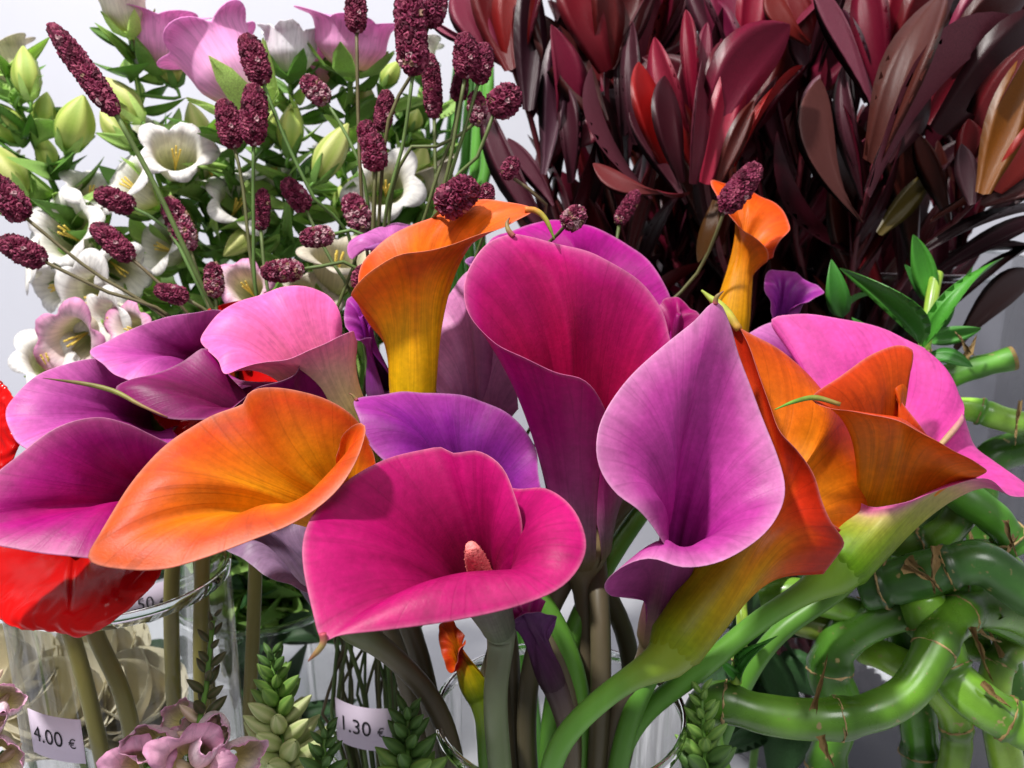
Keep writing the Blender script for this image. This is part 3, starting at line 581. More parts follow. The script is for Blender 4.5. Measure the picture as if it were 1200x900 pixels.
burnet((113,226),(156,243),26,.45,[(196,268),(230,330),(300,470,.46)],'upper of two small oval burnet heads before the white bellflowers')
burnet((110,264),(154,303),26,.44,[(190,335),(222,370),(300,470,.46)],'lower of two small oval burnet heads before the white bellflowers')
burnet((196,233),(223,291),28,.45,[(240,345),(262,400),(310,470,.46)],'burnet head crossed by a green stem, fading at its side',.4)
burnet((183,339),(219,349),22,.425,[(240,363),(280,400),(320,470,.45)],'small burnet head just above the lilac calla')
burnet((249,308),(252,347),22,.43,[(256,372),(290,430),(330,480,.46)],'small burnet head with a frosted base left of the pink edged bellflower',.4)
burnet((308,222),(305,269),20,.46,[(312,330),(330,400),(360,480,.47)],'smooth narrow burnet head among green leaves')
burnet((334,212),(359,245),25,.45,[(385,300),(415,350),(430,420,.47)],'pinkish oval burnet head among green leaves')
burnet((409,229),(427,270),29,.44,[(412,320),(395,370),(420,450,.46)],'speckled burnet head above the drooping lilac calla edge',.4)
burnet((353,280),(390,275),24,.43,[(430,272),(440,330),(440,420,.46)],'greyish burnet button lying sideways',.4)
burnet((307,319),(354,316),26,.42,[(385,311),(415,309),(440,350),(440,430,.46)],'half pink, half frosted burnet head on a curved pale stem',.4)
burnet((430,312),(420,338),24,.41,[(422,370),(430,420),(440,470,.45)],'burnet head in the shade beneath the drooping lilac calla edge')

# ------------------------------------------------------------------ smooth green stalks against the wall
t_ = plain_mat('smooth_stalk', '#4f8f3a', .35, .45, .12, 30, .05, c2='#5f9c3c')
for i, (pts, r) in enumerate(([((548,10,.62),(538,90,.62),(530,170,.62),(524,300,.62)), 8.5], [((556,60,.64),(549,130,.64),(545,200,.64),(540,320,.64)), 6.5], [((564,60,.63),(560,140,.63),(556,220,.63),(552,320,.63)), 7], [((572,70,.62),(572,140,.62),(568,220,.62),(566,320,.62)), 7])):
    q = [P(*p) for p in pts]; e = VM+np.array([.09+.004*i, .10, 0]); q.append(np.array([e[0], e[1], .003]))
    o = tube('green_stalk', q, r/FPX*.62, t_, None, 30, 12)
    tag(o, 'tallest smooth green stalk of the row, reaching up behind the burnet cluster' if i == 0 else 'shorter smooth green stalk in the row of four against the wall', 'stalk', 'row of smooth green stalks')

# ------------------------------------------------------------------ bellflowers
M_BELL = petal_mat('bellflower_petal', rough=.5, trans=.35, vein=.10, bump=.15, spec=.3, mottle=.05, vs=(60, 2))
M_LEAF = plain_mat('bellflower_leaf', '#7cb452', .45, .35, .25, 60, .35, trans=.42, c2='#bed880', objvar=.3)
M_BUD = plain_mat('bellflower_bud', '#a9bf58', .45, .4, .15, 80, .2, trans=.2, attr=True)
M_GST = plain_mat('bellflower_stem', '#5f8a38', .5, .35, .2, 60, .2)
M_STAMEN = plain_mat('stamen', '#d8bc54', .6, .3, .25, 500, .3)
def bell_mesh(name, wide, inner, outer, seed, lobes=5, frill=0.0):
    rg = np.random.RandomState(seed); nu, nv = 60, 16; th = np.linspace(0, 2*np.pi, nu+1)[:-1]; ph = rg.rand()*6.28
    lob = (.5+.5*np.cos(lobes*(th+ph)))**.5; irr = 1+.10*np.sin(th*2+rg.rand()*6)+.06*np.sin(th*3+rg.rand()*6)
    S = []
    for i in range(nv):
        v = i/(nv-1)
        r = (.16+.30*min(1, v/.35)**.6+wide*max(0, v-.45)**1.6)
        z = .93*v**.9*np.ones(nu); fl = max(0, (v-.72)/.28)
        ruf = np.sin(th*7+ph*2)*.5+np.sin(th*13+ph*3)*.35+np.sin(th*22+ph*5)*.25
        rr = r*irr*(1+fl**2*(.42*lob-.10))+frill*fl*ruf*.035
        z = z+fl*(.22*lob-.16)-fl**2*(.20*lob)*(.4+wide)+frill*fl*np.roll(ruf, 3)*.06
        S.append(np.stack([np.cos(th)*rr, np.sin(th)*rr, z], 1))
    S = np.array(S); du = np.roll(S, -1, 1)-np.roll(S, 1, 1); dv = np.gradient(S, axis=0); nn = unit(np.cross(du, dv))
    O = S+nn*.009; n = nu*nv; V_ = np.vstack([S.reshape(-1, 3), O.reshape(-1, 3)]); F = []
    for i in range(nv-1):
        for j in range(nu):
            q = (i*nu+j, (i+1)*nu+j, (i+1)*nu+(j+1) % nu, i*nu+(j+1) % nu); F.append(q); F.append(tuple(n+k for k in reversed(q)))
    for j in range(nu): a_, b_ = (nv-1)*nu+j, (nv-1)*nu+(j+1) % nu; F.append((a_, n+a_, n+b_, b_))
    vv = np.repeat(np.linspace(0, 1, nv), nu); uv = np.stack([np.tile(th/6.2832, nv), vv], 1)
    return mesh(name, V_, F, True, np.vstack([ramp(inner, vv), ramp(outer, vv)]), np.vstack([uv, uv]))
WH_I = [(0, '#c9cc8a'), (.3, '#e2e0be'), (.6, '#f2f0e6'), (1, '#f6f3f2')]; WH_O = [(0, '#c8cf8a'), (.3, '#e6e5d0'), (1, '#f3efee')]
PK_I = [(0, '#d0b090'), (.4, '#f0b8de'), (1, '#ee9cda')]; PK_O = [(0, '#e4d0c4'), (.25, '#f2b8e0'), (1, '#f0a0da')]
BL_I = [(0, '#b9bf7a'), (.4, '#e6e0c0'), (.8, '#efd6dc'), (1, '#ea9ccc')]; BL_O = [(0, '#d0cf9a'), (.5, '#ecd8d2'), (1, '#ecb4d0')]
CR_I = [(0, '#b0b070'), (.5, '#d6cfae'), (1, '#e2d8c8')]; CR_O = [(0, '#b8bc80'), (.5, '#d8d2b4'), (1, '#dfd6c6')]
BELLS = {('w', 0): bell_mesh('white_bell', .55, WH_I, WH_O, 1), ('w', 1): bell_mesh('white_bell', .95, WH_I, WH_O, 2), ('w', 2): bell_mesh('white_bell', .75, WH_I, WH_O, 3, frill=.6), ('p', 0): bell_mesh('pink_bell', .30, PK_I, PK_O, 4), ('p', 1): bell_mesh('pink_bell', .28, PK_I, PK_O, 5),
         ('b', 1): bell_mesh('blush_bell', .8, BL_I, BL_O, 6, frill=.5), ('c', 0): bell_mesh('cream_bell', .6, CR_I, CR_O, 7), ('cup', 0): bell_mesh('white_cup', .12, [(0,'#c8c8b0'),(.5,'#e2e0e2'),(1,'#efedf0')], [(0,'#d4d8c0'),(.3,'#e9e7ec'),(1,'#f0eef2')], 8, frill=.8)}
def bud_mesh(name, seed, a='#8fae44', b='#c3d06e', rib=.10):
    rg = np.random.RandomState(seed); nu, nv = 20, 12; V_ = []; C_ = []
    for i in range(nv):
        v = i/(nv-1); R = .5*(math.sin(math.pi*min(.985, .10+.89*v**.85)))**.8
        for j in range(nu):
            an = 6.2832*j/nu; rr = R*(1+rib*math.cos(5*an+.8*v)); V_.append((math.cos(an)*rr, math.sin(an)*rr, v)); k = .5+.5*math.cos(5*an+.8*v)
            C_.append(lin(a)*(1-k)*(1-.3*v)+lin(b)*(k+(1-k)*.3*v))
    F = [(i*nu+j, i*nu+(j+1) % nu, (i+1)*nu+(j+1) % nu, (i+1)*nu+j) for i in range(nv-1) for j in range(nu)]
    return mesh(name, V_, F, True, np.array(C_))
BUDS = [bud_mesh('bud', 1), bud_mesh('bud', 2, '#9ab048', '#d4d58a')]
def zbasis(b, t, w, L=None, roll=0):
    Z = t-b; l = np.linalg.norm(Z); Z = Z/l; X = unit(np.cross(Z, [.21, .9, .35])); Y = np.cross(Z, X)
    X, Y = X*math.cos(roll)+Y*math.sin(roll), Y*math.cos(roll)-X*math.sin(roll); l = L or l
    return Matrix(((X[0]*w, Y[0]*w, Z[0]*l, b[0]), (X[1]*w, Y[1]*w, Z[1]*l, b[1]), (X[2]*w, Y[2]*w, Z[2]*l, b[2]), (0, 0, 0, 1)))
# calyx: five pointed sepals around the base, +Z towards the mouth
def calyx_mesh(name='calyx'):
    parts = []
    for k in range(5):
        an = k*1.2566; c, s = math.cos(an), math.sin(an); q = []
        for x, w, r, z in ((0, .12, .10, -.10), (.3, .17, .36, .02), (.7, .13, .52, .22), (1, .01, .66, .40)):
            for y in (-1, 0, 1): q.append((c*(r+.03*(y == 0))-s*w*y, s*(r+.03*(y == 0))+c*w*y, z))
        q = np.array(q); q2 = q+np.array([0, 0, -.03]); f = []
        for i in range(3):
            for j in range(2):
                g = (i*3+j, i*3+j+1, i*3+j+4, i*3+j+3); f.append(g); f.append(tuple(12+m for m in reversed(g)))
        parts.append((np.vstack([q, q2]), f))
    v, f, _ = tube_data(np.array([[0, 0, -.2], [0, 0, -.1], [0, 0, .04]]), [.06, .14, .18], 10); parts.append((v, f))
    v, f, _ = merge(parts); return mesh(name, v, f)
CALYX = calyx_mesh()
def stamen_mesh():
    parts = []
    for k in range(4):
        an = k*1.6; v, f, _ = tube_data(np.array([[0, 0, .05], [.03*math.cos(an), .03*math.sin(an), .4], [.10*math.cos(an), .10*math.sin(an), .78]]), [.014, .016, .028], 6); parts.append((v, f))
    v, f, _ = merge(parts); return mesh('stamen', v, f)
STAMEN = stamen_mesh()
VC = P(300, 640, .62)            # the bellflowers stand in a pot behind the callas
stalk_px = [
 [(2,70,.53),(28,140,.54),(70,232,.55),(120,330,.57),(200,470,.60)],
 [(152,38,.54),(163,110,.545),(185,250,.56),(235,400,.59)],
 [(232,150,.56),(240,240,.565),(262,340,.58),(285,450,.60)],
 [(340,92,.55),(345,200,.56),(335,300,.57),(320,430,.60)],
 [(412,85,.55),(404,180,.56),(398,290,.57),(370,430,.60)],
 [(283,122,.53),(272,200,.55),(290,300,.57),(305,430,.60)],
 [(455,120,.58),(462,220,.58),(440,330,.59),(390,450,.61)],
 [(95,270,.55),(118,320,.56),(160,400,.58),(230,500,.61)],
 [(500,120,.60),(500,210,.60),(470,330,.61),(410,450,.62)]]
stalk_lab = ['bellflower stalk with plump green buds at far left', 'bellflower stalk topped by a white bell with green sepals', 'bellflower stalk carrying the small open white flower', 'bellflower stalk topped by an upright white cup',
 'bellflower stalk topped by an upright pink bell', 'bellflower stalk carrying the big flared pink bell', 'leafy bellflower stalk with a white star flower behind the burnets', 'bellflower stalk with the lowest white flowers at left', 'leafy bellflower stalk nearest the smooth green stalks']
stalks = []
for px, lb in zip(stalk_px, stalk_lab):
    t = thing('bellflower_stalk', lb, 'bellflower', 'bellflower stalks')
    k = rnd.uniform(-.03, .03); pts = [P(*q) for q in px]+[np.array([VC[0]+k, VC[1]+rnd.uniform(-.02, .02), .03])]
    path = catmull(pts, 60); v, f, uv = tube_data(path, [.0016, .0024, .003, .003], 8)
    ob('stem', mesh('stem', v, f, True, None, uv), M_GST, t); stalks.append((t, path))
def attach(b, up=.012):
    best = min(((np.linalg.norm(p-b)+.35*max(0, p[2]-b[2]+.008), k, i) for k, (t, path) in enumerate(stalks) for i, p in enumerate(path[:44])))
    return stalks[best[1]][0], stalks[best[1]][1][best[2]]
def pedicel(parent, b, dirn, q, r=.0011):
    return tube('pedicel', [b, b-dirn*min(.008, np.linalg.norm(b-q)*.4), q], r, M_GST, parent, 10, 6)
def bell(kind, base, mouth, w, stam=True, roll=None):
    b, m = P(*base), P(*mouth); wd = w/FPX*mouth[2]*(1.05 if kind[0] == 'p' else .78); Z = unit(m-b); L = max(np.linalg.norm(m-b), wd*.75); b = m-Z*L
    t, q = attach(b)
    me = BELLS[kind]; o = ob('bell', me, M_BELL, t, zbasis(b, m, wd*.95, L*1.05, rnd.uniform(0, 6) if roll is None else roll))
    ob('calyx', CALYX, M_LEAF, o)
    if stam: ob('stamen', STAMEN, M_STAMEN, o)
    pedicel(t, b-Z*.002, Z, q)
bell(('p',1),(296,122,.495),(236,36,.497),88,False); bell(('p',1),(190,80,.54),(188,5,.53),72,False); bell(('cup',0),(340,86,.53),(340,28,.525),84)
bell(('p',0),(380,98,.56),(372,35,.55),52); bell(('p',0),(411,80,.53),(417,12,.52),84,False); bell(('w',0),(152,36,.52),(140,-22,.51),66)
bell(('w',2),(205,206,.54),(207,168,.507),62); bell(('w',1),(182,238,.545),(134,205,.525),66); bell(('w',2),(104,288,.555),(64,264,.52),72)
bell(('w',1),(78,312,.55),(24,303,.535),52); bell(('w',1),(134,342,.545),(96,354,.515),68); bell(('b',1),(112,385,.535),(72,406,.505),70)
bell(('w',2),(122,300,.55),(152,326,.52),52); bell(('b',1),(302,352,.49),(282,328,.462),50); bell(('w',1),(452,232,.565),(452,212,.535),62)
bell(('w',1),(268,262,.56),(284,228,.54),58); bell(('w',0),(495,92,.60),(497,42,.60),44); bell(('c',0),(390,345,.53),(400,285,.51),74); bell(('c',0),(520,235,.58),(500,185,.57),56)
bell(('c',0),(30,108,.56),(-2,40,.55),60); bell(('w',1),(215,300,.56),(175,285,.54),56); bell(('c',0),(345,385,.53),(370,340,.50),60); bell(('w',0),(160,178,.57),(178,135,.57),44)
bell(('w',2),(96,330,.55),(50,340,.53),52); bell(('w',1),(160,370,.53),(118,378,.51),54); bell(('w',1),(100,250,.555),(112,212,.54),50); bell(('w',2),(250,215,.57),(245,190,.55),44); bell(('w',0),(400,195,.58),(385,160,.57),46); bell(('c',0),(30,240,.56),(-15,205,.55),70); bell(('w',1),(60,440,.53),(50,412,.51),56); bell(('w',2),(330,225,.57),(318,190,.56),52); bell(('b',1),(180,395,.52),(140,385,.50),56)
def bud(base, tip, w, k=0):
    b, m = P(*base), P(*tip); t, q = attach(b); Z = unit(m-b); wd = w/FPX*base[2]
    o = ob('bud', BUDS[k], M_BUD, t, zbasis(b, m, wd, None, rnd.uniform(0, 6))); ob('calyx', CALYX, M_LEAF, o).scale = (.85, .85, .9); pedicel(t, b-Z*.001, Z, q)
for a_ in (((34,112,.52),(27,54,.52),31,0), ((80,172,.53),(98,112,.52),42,0), ((48,150,.54),(55,108,.54),26,0), ((162,138,.53),(118,90,.53),34,1), ((22,165,.54),(-14,118,.53),36,0), ((150,165,.54),(118,130,.54),30,1),
           ((205,98,.54),(197,58,.54),32,1), ((338,178,.54),(345,118,.54),30,0), ((372,208,.52),(408,145,.52),34,1), ((425,150,.56),(430,98,.56),30,1), ((482,152,.56),(490,128,.56),20,0), ((242,180,.56),(222,120,.56),30,1),
           ((25,232,.53),(-20,165,.52),44,1), ((480,222,.57),(498,170,.57),34,1), ((60,200,.545),(48,158,.545),24,0), ((310,170,.56),(322,128,.56),24,0), ((450,100,.58),(468,72,.58),22,0), ((300,270,.55),(262,300,.54),26,1), ((395,250,.56),(418,205,.56),28,0), ((225,262,.56),(190,232,.55),24,0)): bud(*a_)
# leaves spiral up every stalk
for si, (t, path) in enumerate(stalks):
    nl = 110
    for i in range(nl):
        f_ = (i+.5)/nl; b = path[int(1+f_*43)]; an = i*2.39996+si
        d = np.array([math.cos(an), math.sin(an)*.8, rnd.uniform(.1, .9)]); L = rnd.uniform(.022, .036)+.018*f_
        tp = b+unit(d)*L
        if tp[1] > .93: continue
        leaf(t, b, tp, L*rnd.uniform(.18, .30), M_LEAF, rnd.uniform(-.9, .9))
# ------------------------------------------------------------------ conebush (leucadendron) at upper right
M_CONE = plain_mat('conebush_leaf', '#5a2830', .38, .3, .3, 120, .25, objcol=True, trans=.10)
M_CSTEM = plain_mat('conebush_stem', '#7a2438', .5, .35, .25, 70, .3, c2='#5a2028')
VK = P(960, 420, .72)
def cone_branch(label, head, stem_px, leaves, fill=0, fillbox=None):
    t = thing('conebush_branch', label, 'conebush', 'conebush branches')
    k = rnd.uniform(-.04, .04); pts = [P(*q) for q in stem_px]+[np.array([VK[0]+k, VK[1]+rnd.uniform(-.03, .03), .02])]
    path = catmull(pts, 60); v, f, uv = tube_data(path, [.0016, .0026, .0034, .0036], 8); ob('stem', mesh('stem', v, f, True, None, uv), M_CSTEM, t)
    for lf in leaves:
        (bx, by), (tx, ty), w, d, c = lf[:5]; roll = lf[5] if len(lf) > 5 else rnd.uniform(-.35, .35); dt = lf[6] if len(lf) > 6 else 0
        leaf(t, P(bx, by, d), P(tx+(tx-bx)*.10, ty+(ty-by)*.12, d+dt), w/FPX*d*.98, M_CONE, roll, None, vivid(lin(c)*np.array([1.05, .72, .82]), 1.2, .55), meshes=STRAP)
    for i in range(fill):
        f_ = rnd.random()**.8; b = path[int(f_*44)]; an = rnd.uniform(0, 6.283)
        d = unit(np.array([math.cos(an), math.sin(an)*.7+.1, rnd.uniform(1.0, 3.0)])); L = rnd.uniform(.055, .10)
        if (b+d*L)[1] > .95: continue
        c = lin(rnd.choice(['#3a1c24', '#4a222a', '#2e1a20', '#5a2834', '#42261f', '#6a3040', '#4c3038', '#551c26']))
        leaf(t, b, b+d*L, L*rnd.uniform(.12, .19), M_CONE, rnd.uniform(-1.2, 1.2), None, vivid(c*np.array([1.1, .7, .8]), 1.3, .75), meshes=STRAP)
    return t
cone_branch('conebush branch with the bright red and pink cupped bracts above the small orange calla', None, [(826,205,.50),(832,240,.52),(845,300,.56),(880,420,.66)],
 [((784,200),(752,86),33,.495,'#a8142a',.1), ((800,214),(781,102),27,.490,'#4c2830',.2), ((812,216),(822,86),26,.485,'#7c4854',-.1), ((826,216),(862,76),44,.490,'#b24a5c',-.15), ((842,214),(880,128),24,.485,'#5c2e26',.1),
  ((804,160),(770,56),40,.51,'#a04858',.2), ((812,130),(804,24),21,.52,'#8c2c44'), ((828,120),(829,36),20,.52,'#80304a'), ((862,196),(934,90),18,.49,'#ac1c2a',.5), ((806,238),(744,142),15,.49,'#5c3a42',.6),
  ((746,170),(741,40),27,.53,'#543840',.1), ((842,170),(850,60),26,.515,'#6a2034'), ((835,150),(868,55),24,.53,'#8a2a3a'), ((818,205),(792,120),30,.51,'#8a1c2c'), ((845,190),(905,100),22,.52,'#54242a'), ((838,235),(820,300),20,.50,'#5c4a2a',.2), ((808,225),(772,222),12,.49,'#7a3038',.7)], 26)
cone_branch('conebush branch with broad mauve bracts behind the bright red cup', None, [(868,80,.56),(880,160,.58),(900,280,.62),(930,420,.68)],
 [((872,92),(838,-45),48,.55,'#8c3e5a',.1), ((872,84),(884,-45),44,.552,'#a02a4c',-.2), ((866,150),(912,30),46,.54,'#5e2622',.2), ((880,90),(925,-30),34,.56,'#6c3038'), ((862,90),(805,-30),30,.565,'#5c3844'), ((868,110),(835,10),30,.56,'#7a3450')], 30)
cone_branch('conebush branch with one large brown bract over deep red ones', None, [(1026,188,.50),(1015,235,.52),(1000,300,.56),(985,420,.64)],
 [((1022,192),(1098,12),58,.485,'#5e3e34',.15), ((1034,110),(1018,-30),46,.52,'#7c2e40',.1), ((1038,110),(1062,-35),50,.525,'#862a3c'), ((1042,108),(1112,-25),46,.53,'#74222f'), ((1090,92),(1199,-4),38,.50,'#56322e',.3), ((1100,80),(1165,-10),34,.515,'#a4546e',.2),
  ((1098,156),(1220,44),64,.50,'#3c2428',.2), ((1085,145),(1140,50),44,.52,'#7a1c36'), ((1020,232),(1186,48),15,.485,'#7c545c',.9), ((1018,120),(985,20),30,.53,'#4a2a38'), ((1028,130),(962,-5),12,.50,'#80505e',.8), ((1008,200),(990,90),26,.52,'#5e4048',.2), ((1040,190),(1086,118),34,.51,'#4a3034'),
  ((1012,260),(965,110),8,.51,'#6a5048',.6), ((1030,275),(1088,208),26,.515,'#5c5e2c',.1)], 34)
cone_branch('conebush branch with an olive yellow bract and a red one at the right edge', None, [(1152,225,.49),(1120,258,.51),(1075,305,.54),(1020,430,.64)],
 [((1152,228),(1202,78),46,.475,'#8c6a24',.1), ((1144,222),(1136,148),38,.485,'#7e2430',.2), ((1166,224),(1214,150),44,.485,'#b2544a',-.2), ((1160,222),(1186,130),44,.49,'#8a2a30'), ((1140,240),(1128,176),24,.48,'#4c3c40',.3), ((1150,240),(1225,215),30,.49,'#5c4440',.2), ((1090,262),(1215,226),10,.50,'#6a4034',.8), ((1078,300),(1215,250),22,.51,'#3e2e30',.5), ((1085,330),(1215,262),20,.53,'#4a2c34',.4), ((1100,372),(1212,292),22,.545,'#44302e',.3), ((1110,300),(1225,300),18,.55,'#3c2a2e',.5), ((1120,410),(1205,330),20,.56,'#4a3a36',.4)], 24)
cone_branch('conebush branch with a red cup and pale inner bract beside the burnets', None, [(601,78,.53),(622,140,.54),(655,260,.57),(720,420,.64)],
 [((600,82),(562,-30),46,.52,'#6e1a2a',.1), ((603,80),(606,-30),50,.525,'#8c1a2c'), ((606,80),(638,-30),40,.53,'#5a2030'), ((600,60),(590,-15),24,.535,'#c8b070'), ((604,82),(545,-10),26,.53,'#8a4658',.5), ((575,55),(505,22),9,.50,'#a05870',.7), ((620,130),(622,-20),38,.515,'#3a222c',.1), ((640,205),(655,50),24,.52,'#5c4450',.5),
  ((655,290),(575,135),30,.535,'#5a3440',.6), ((668,215),(658,110),24,.53,'#4c2c36'), ((650,240),(600,170),18,.53,'#6a4450',.7)], 34)
cone_branch('conebush branch with dark red bracts above a red stem', None, [(710,78,.54),(714,150,.55),(735,280,.58),(780,420,.65)],
 [((710,84),(668,-30),46,.525,'#7c1c34',.1), ((712,82),(704,-35),46,.53,'#641c22'), ((714,82),(745,-30),42,.53,'#5a2024'), ((708,145),(632,26),46,.52,'#4c2a26',.2), ((712,92),(765,-10),22,.54,'#5c2830'), ((765,232),(700,95),12,.51,'#6a4850',.7), ((678,172),(698,142),28,.52,'#8a4c58',.3), ((730,160),(728,60),26,.535,'#38242a'), ((775,225),(702,195),12,.50,'#7a4240',.5)], 40)
cone_branch('conebush branch with a small red cup between the mauve and the brown ones', None, [(953,42,.55),(945,150,.56),(932,260,.59),(940,420,.66)],
 [((953,50),(922,-20),30,.54,'#7c1c2e'), ((954,50),(955,-35),34,.545,'#8c2028'), ((956,50),(990,-20),32,.55,'#641c28'), ((950,52),(905,-10),16,.53,'#7a3028',.5), ((960,72),(1000,-10),40,.55,'#541a24'), ((948,90),(930,40),20,.55,'#a08a90',.6), ((990,170),(1000,60),24,.56,'#5c4450'), ((945,160),(960,95),16,.54,'#8a7078',.8)], 40)
for lb, q in (('conebush branch in the deep shade behind the small orange calla', [(765,20,.62),(762,110,.63),(775,220,.65),(800,330,.67),(850,430,.70)]), ('conebush branch in deep shade under the mauve bracts', [(925,-30,.64),(930,90,.65),(930,220,.67),(930,330,.69),(940,430,.71)]),
              ('conebush branch in deep shade behind the brown bract', [(1090,-40,.64),(1075,70,.65),(1060,200,.67),(1030,320,.69),(1000,430,.71)]), ('conebush branch in deep shade behind the red stem', [(672,-40,.64),(680,60,.65),(690,180,.67),(720,320,.69),(790,430,.71)]), ('leafy conebush branch in the shade at the right edge', [(1190,-20,.63),(1180,90,.64),(1160,200,.65),(1110,320,.68),(1040,430,.71)]),
              ('lowest conebush branch, its leaves just above the purple callas', [(860,190,.60),(850,250,.61),(860,330,.64),(890,430,.70)]), ('low conebush branch with narrow leaves behind the bamboo shoot', [(1000,200,.62),(1000,260,.63),(990,340,.66),(970,430,.70)])):
    cone_branch(lb, None, q, [], 120)  # filler branches, added in dark leaf colours to block light behind

# ------------------------------------------------------------------ curly lucky bamboo
M_CANE = plain_mat('bamboo_cane', '#3f7226', .30, .5, .30, 55, .18, attr=True)
nt = M_CANE.node_tree; nz = N(nt, 'ShaderNodeTexNoise'); nz.inputs['Scale'].default_value = 38; nz.inputs['Detail'].default_value = 6
tcn = N(nt, 'ShaderNodeTexCoord'); nt.links.new(tcn.outputs['Object'], nz.inputs['Vector']); mr = N(nt, 'ShaderNodeMapRange'); mr.inputs[1].default_value = .35; mr.inputs[2].default_value = .65; mr.inputs[3].default_value = .18; mr.inputs[4].default_value = .50
nt.links.new(nz.outputs[0], mr.inputs[0]); nt.links.new(mr.outputs[0], nt.nodes['Principled BSDF'].inputs['Roughness'])
# corky flecks and scratches in the cane's skin
nf = N(nt, 'ShaderNodeTexNoise'); nf.inputs['Scale'].default_value = 210; nf.inputs['Detail'].default_value = 3; nt.links.new(tcn.outputs['Object'], nf.inputs['Vector'])
mf = N(nt, 'ShaderNodeMapRange'); mf.inputs[1].default_value = .66; mf.inputs[2].default_value = .74; nt.links.new(nf.outputs[0], mf.inputs[0])
mc = N(nt, 'ShaderNodeMix', data_type='RGBA'); mc.inputs['B'].default_value = (.30, .24, .10, 1); bs = nt.nodes['Principled BSDF'].inputs['Base Color']; src = bs.links[0].from_socket
nt.links.new(src, mc.inputs['A']); nt.links.new(mf.outputs[0], mc.inputs['Factor']); nt.links.new(mc.outputs['Result'], bs)
M_NODE = plain_mat('dry_sheath', '#b49a70', .7, .2, .35, 220, .5, c2='#8f7448')
M_BLEAF = plain_mat('bamboo_leaf', '#4f9a34', .4, .45, .18, 50, .2, c2='#3a7a2e', trans=.15)
def scrap_mesh(seed):
    rg = np.random.RandomState(seed); nx, ny = 9, 5; V_ = []
    for sg in (0, .02):
        for i in range(nx+1):
            for j in range(ny+1):
                x, y = i/nx, j/ny-.5; w = (1-x**1.3)*(.7+.5*math.sin(7*x+seed)**2)+.04
                V_.append((x+rg.randn()*.02*(x > .2), y*w+.10*math.sin(5*x+seed), .22*math.sin(3*x+seed)*x+.35*(y*w)**2*2+.05*math.sin(17*x+9*y+seed)-sg))
    m = (nx+1)*(ny+1); F = []
    for i in range(nx):
        for j in range(ny):
            q = (i*(ny+1)+j, (i+1)*(ny+1)+j, (i+1)*(ny+1)+j+1, i*(ny+1)+j+1); F.append(q); F.append(tuple(m+k for k in reversed(q)))
    return mesh('sheath', V_, F)
SCRAP = [scrap_mesh(k) for k in range(1, 5)]
def cane(label, px, r, nodes, scraps=(), cut=False, leaves=(), col=('#3c6a22', '#5f9632')):
    t = thing('lucky_bamboo', label, 'bamboo', 'curled lucky bamboo canes')
    pts = [P(*q) for q in px]; path = catmull(pts, 72); L = np.linspace(0, 1, 72)
    d = np.mean([q[2] for q in px]); R = .80*r/FPX*d*np.ones(72)
    R = R*(1+.05*np.sin(L*9+len(px))+.03*np.sin(L*23+r))
    for n in nodes: R = R*(1+.11*np.exp(-((L-n)/.014)**2)-.06*np.exp(-((L-n-.03)/.016)**2))
    if not cut: R[-1] *= .9
    R[0] *= .93
    v, f, uv = tube_data(path, R, 18)
    s = uv[:, 1]; k = .5+.5*np.sin(s*19+len(px)); 
    if len(nodes): k = np.min([np.clip(np.abs(s-n)/.09, 0, 1) for n in nodes], 0)*.75+.25*k
    c = lin(col[0])[None]*(1-k[:, None])+lin(col[1])[None]*k[:, None]
    c = c*np.array([1.12, 1.0, .72])
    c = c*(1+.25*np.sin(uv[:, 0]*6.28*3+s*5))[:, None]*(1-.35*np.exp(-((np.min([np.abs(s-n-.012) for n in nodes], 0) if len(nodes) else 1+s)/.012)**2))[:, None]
    body = ob('cane', mesh('cane', v, f, True, c, uv), M_CANE, t)
    T, Nn, Bb = frames(path)
    for n in nodes:                                       # dry ragged ring at every joint
        i = int(n*71); i = min(max(i, 1), 70); parts = []; rr = R[i]
        q = path[i][None]+T[i][None]*np.linspace(-.0006, .0006, 4)[:, None]; v, f, _ = tube_data(q, [rr*.985, rr*1.012, rr*1.01, rr*.98], 22)
        v = v+np.random.RandomState(i).randn(*v.shape)*.0003; ob('node_ring', mesh('node_ring', v, f), M_NODE, t)
    for (sx, sy, sd, ex, ey, w) in scraps[:2]:            # papery bits of old sheath
        leaf(t, P(sx, sy, sd), P(ex, ey, sd-.006), w/FPX*sd*.42, M_NODE, rnd.uniform(-.6, .6), None, name='sheath', meshes=SCRAP)
    if cut: 
        v, f, _ = tube_data(np.array([path[-1]-T[-1]*.001, path[-1]+T[-1]*.0012]), [R[-1]*1.02, R[-1]*.98], 18); ob('cut_end', mesh('cut_end', v, f, False), M_NODE, t)
    for (b, e, w, dd, roll, kd) in leaves: leaf(t, P(*b, dd), P(*e, dd-.01), w/FPX*dd*.8, M_BLEAF, roll, kd)
    return t
cane('front bamboo cane curving like a hook with a highlight along its lower bend', [(870,1010,.43),(832,905,.415),(822,850,.41),(838,822,.405),(892,836,.400),(950,843,.397),(1010,838,.397),(1060,815,.400),(1088,775,.406),(1104,742,.414),(1135,715,.43),(1190,720,.445),(1240,760,.46)], 29, [.31,.47,.66,.74],
     [(955,830,.385,968,772,18),(962,862,.385,975,898,26),(868,800,.395,876,768,22),(862,798,.393,838,782,16)], leaves=[((868,800),(912,745),26,.40,.4,1)], col=('#3a6620','#649a34'))
cane('bamboo cane looping behind the front hook', [(965,1010,.45),(968,900,.45),(985,830,.45),(972,790,.45),(985,752,.448),(1030,722,.445),(1090,708,.445),(1150,715,.45),(1215,740,.455)], 30, [.22,.45,.7], [(1060,692,.43,1080,690,10)], col=('#2f5a1e','#4c8030'))
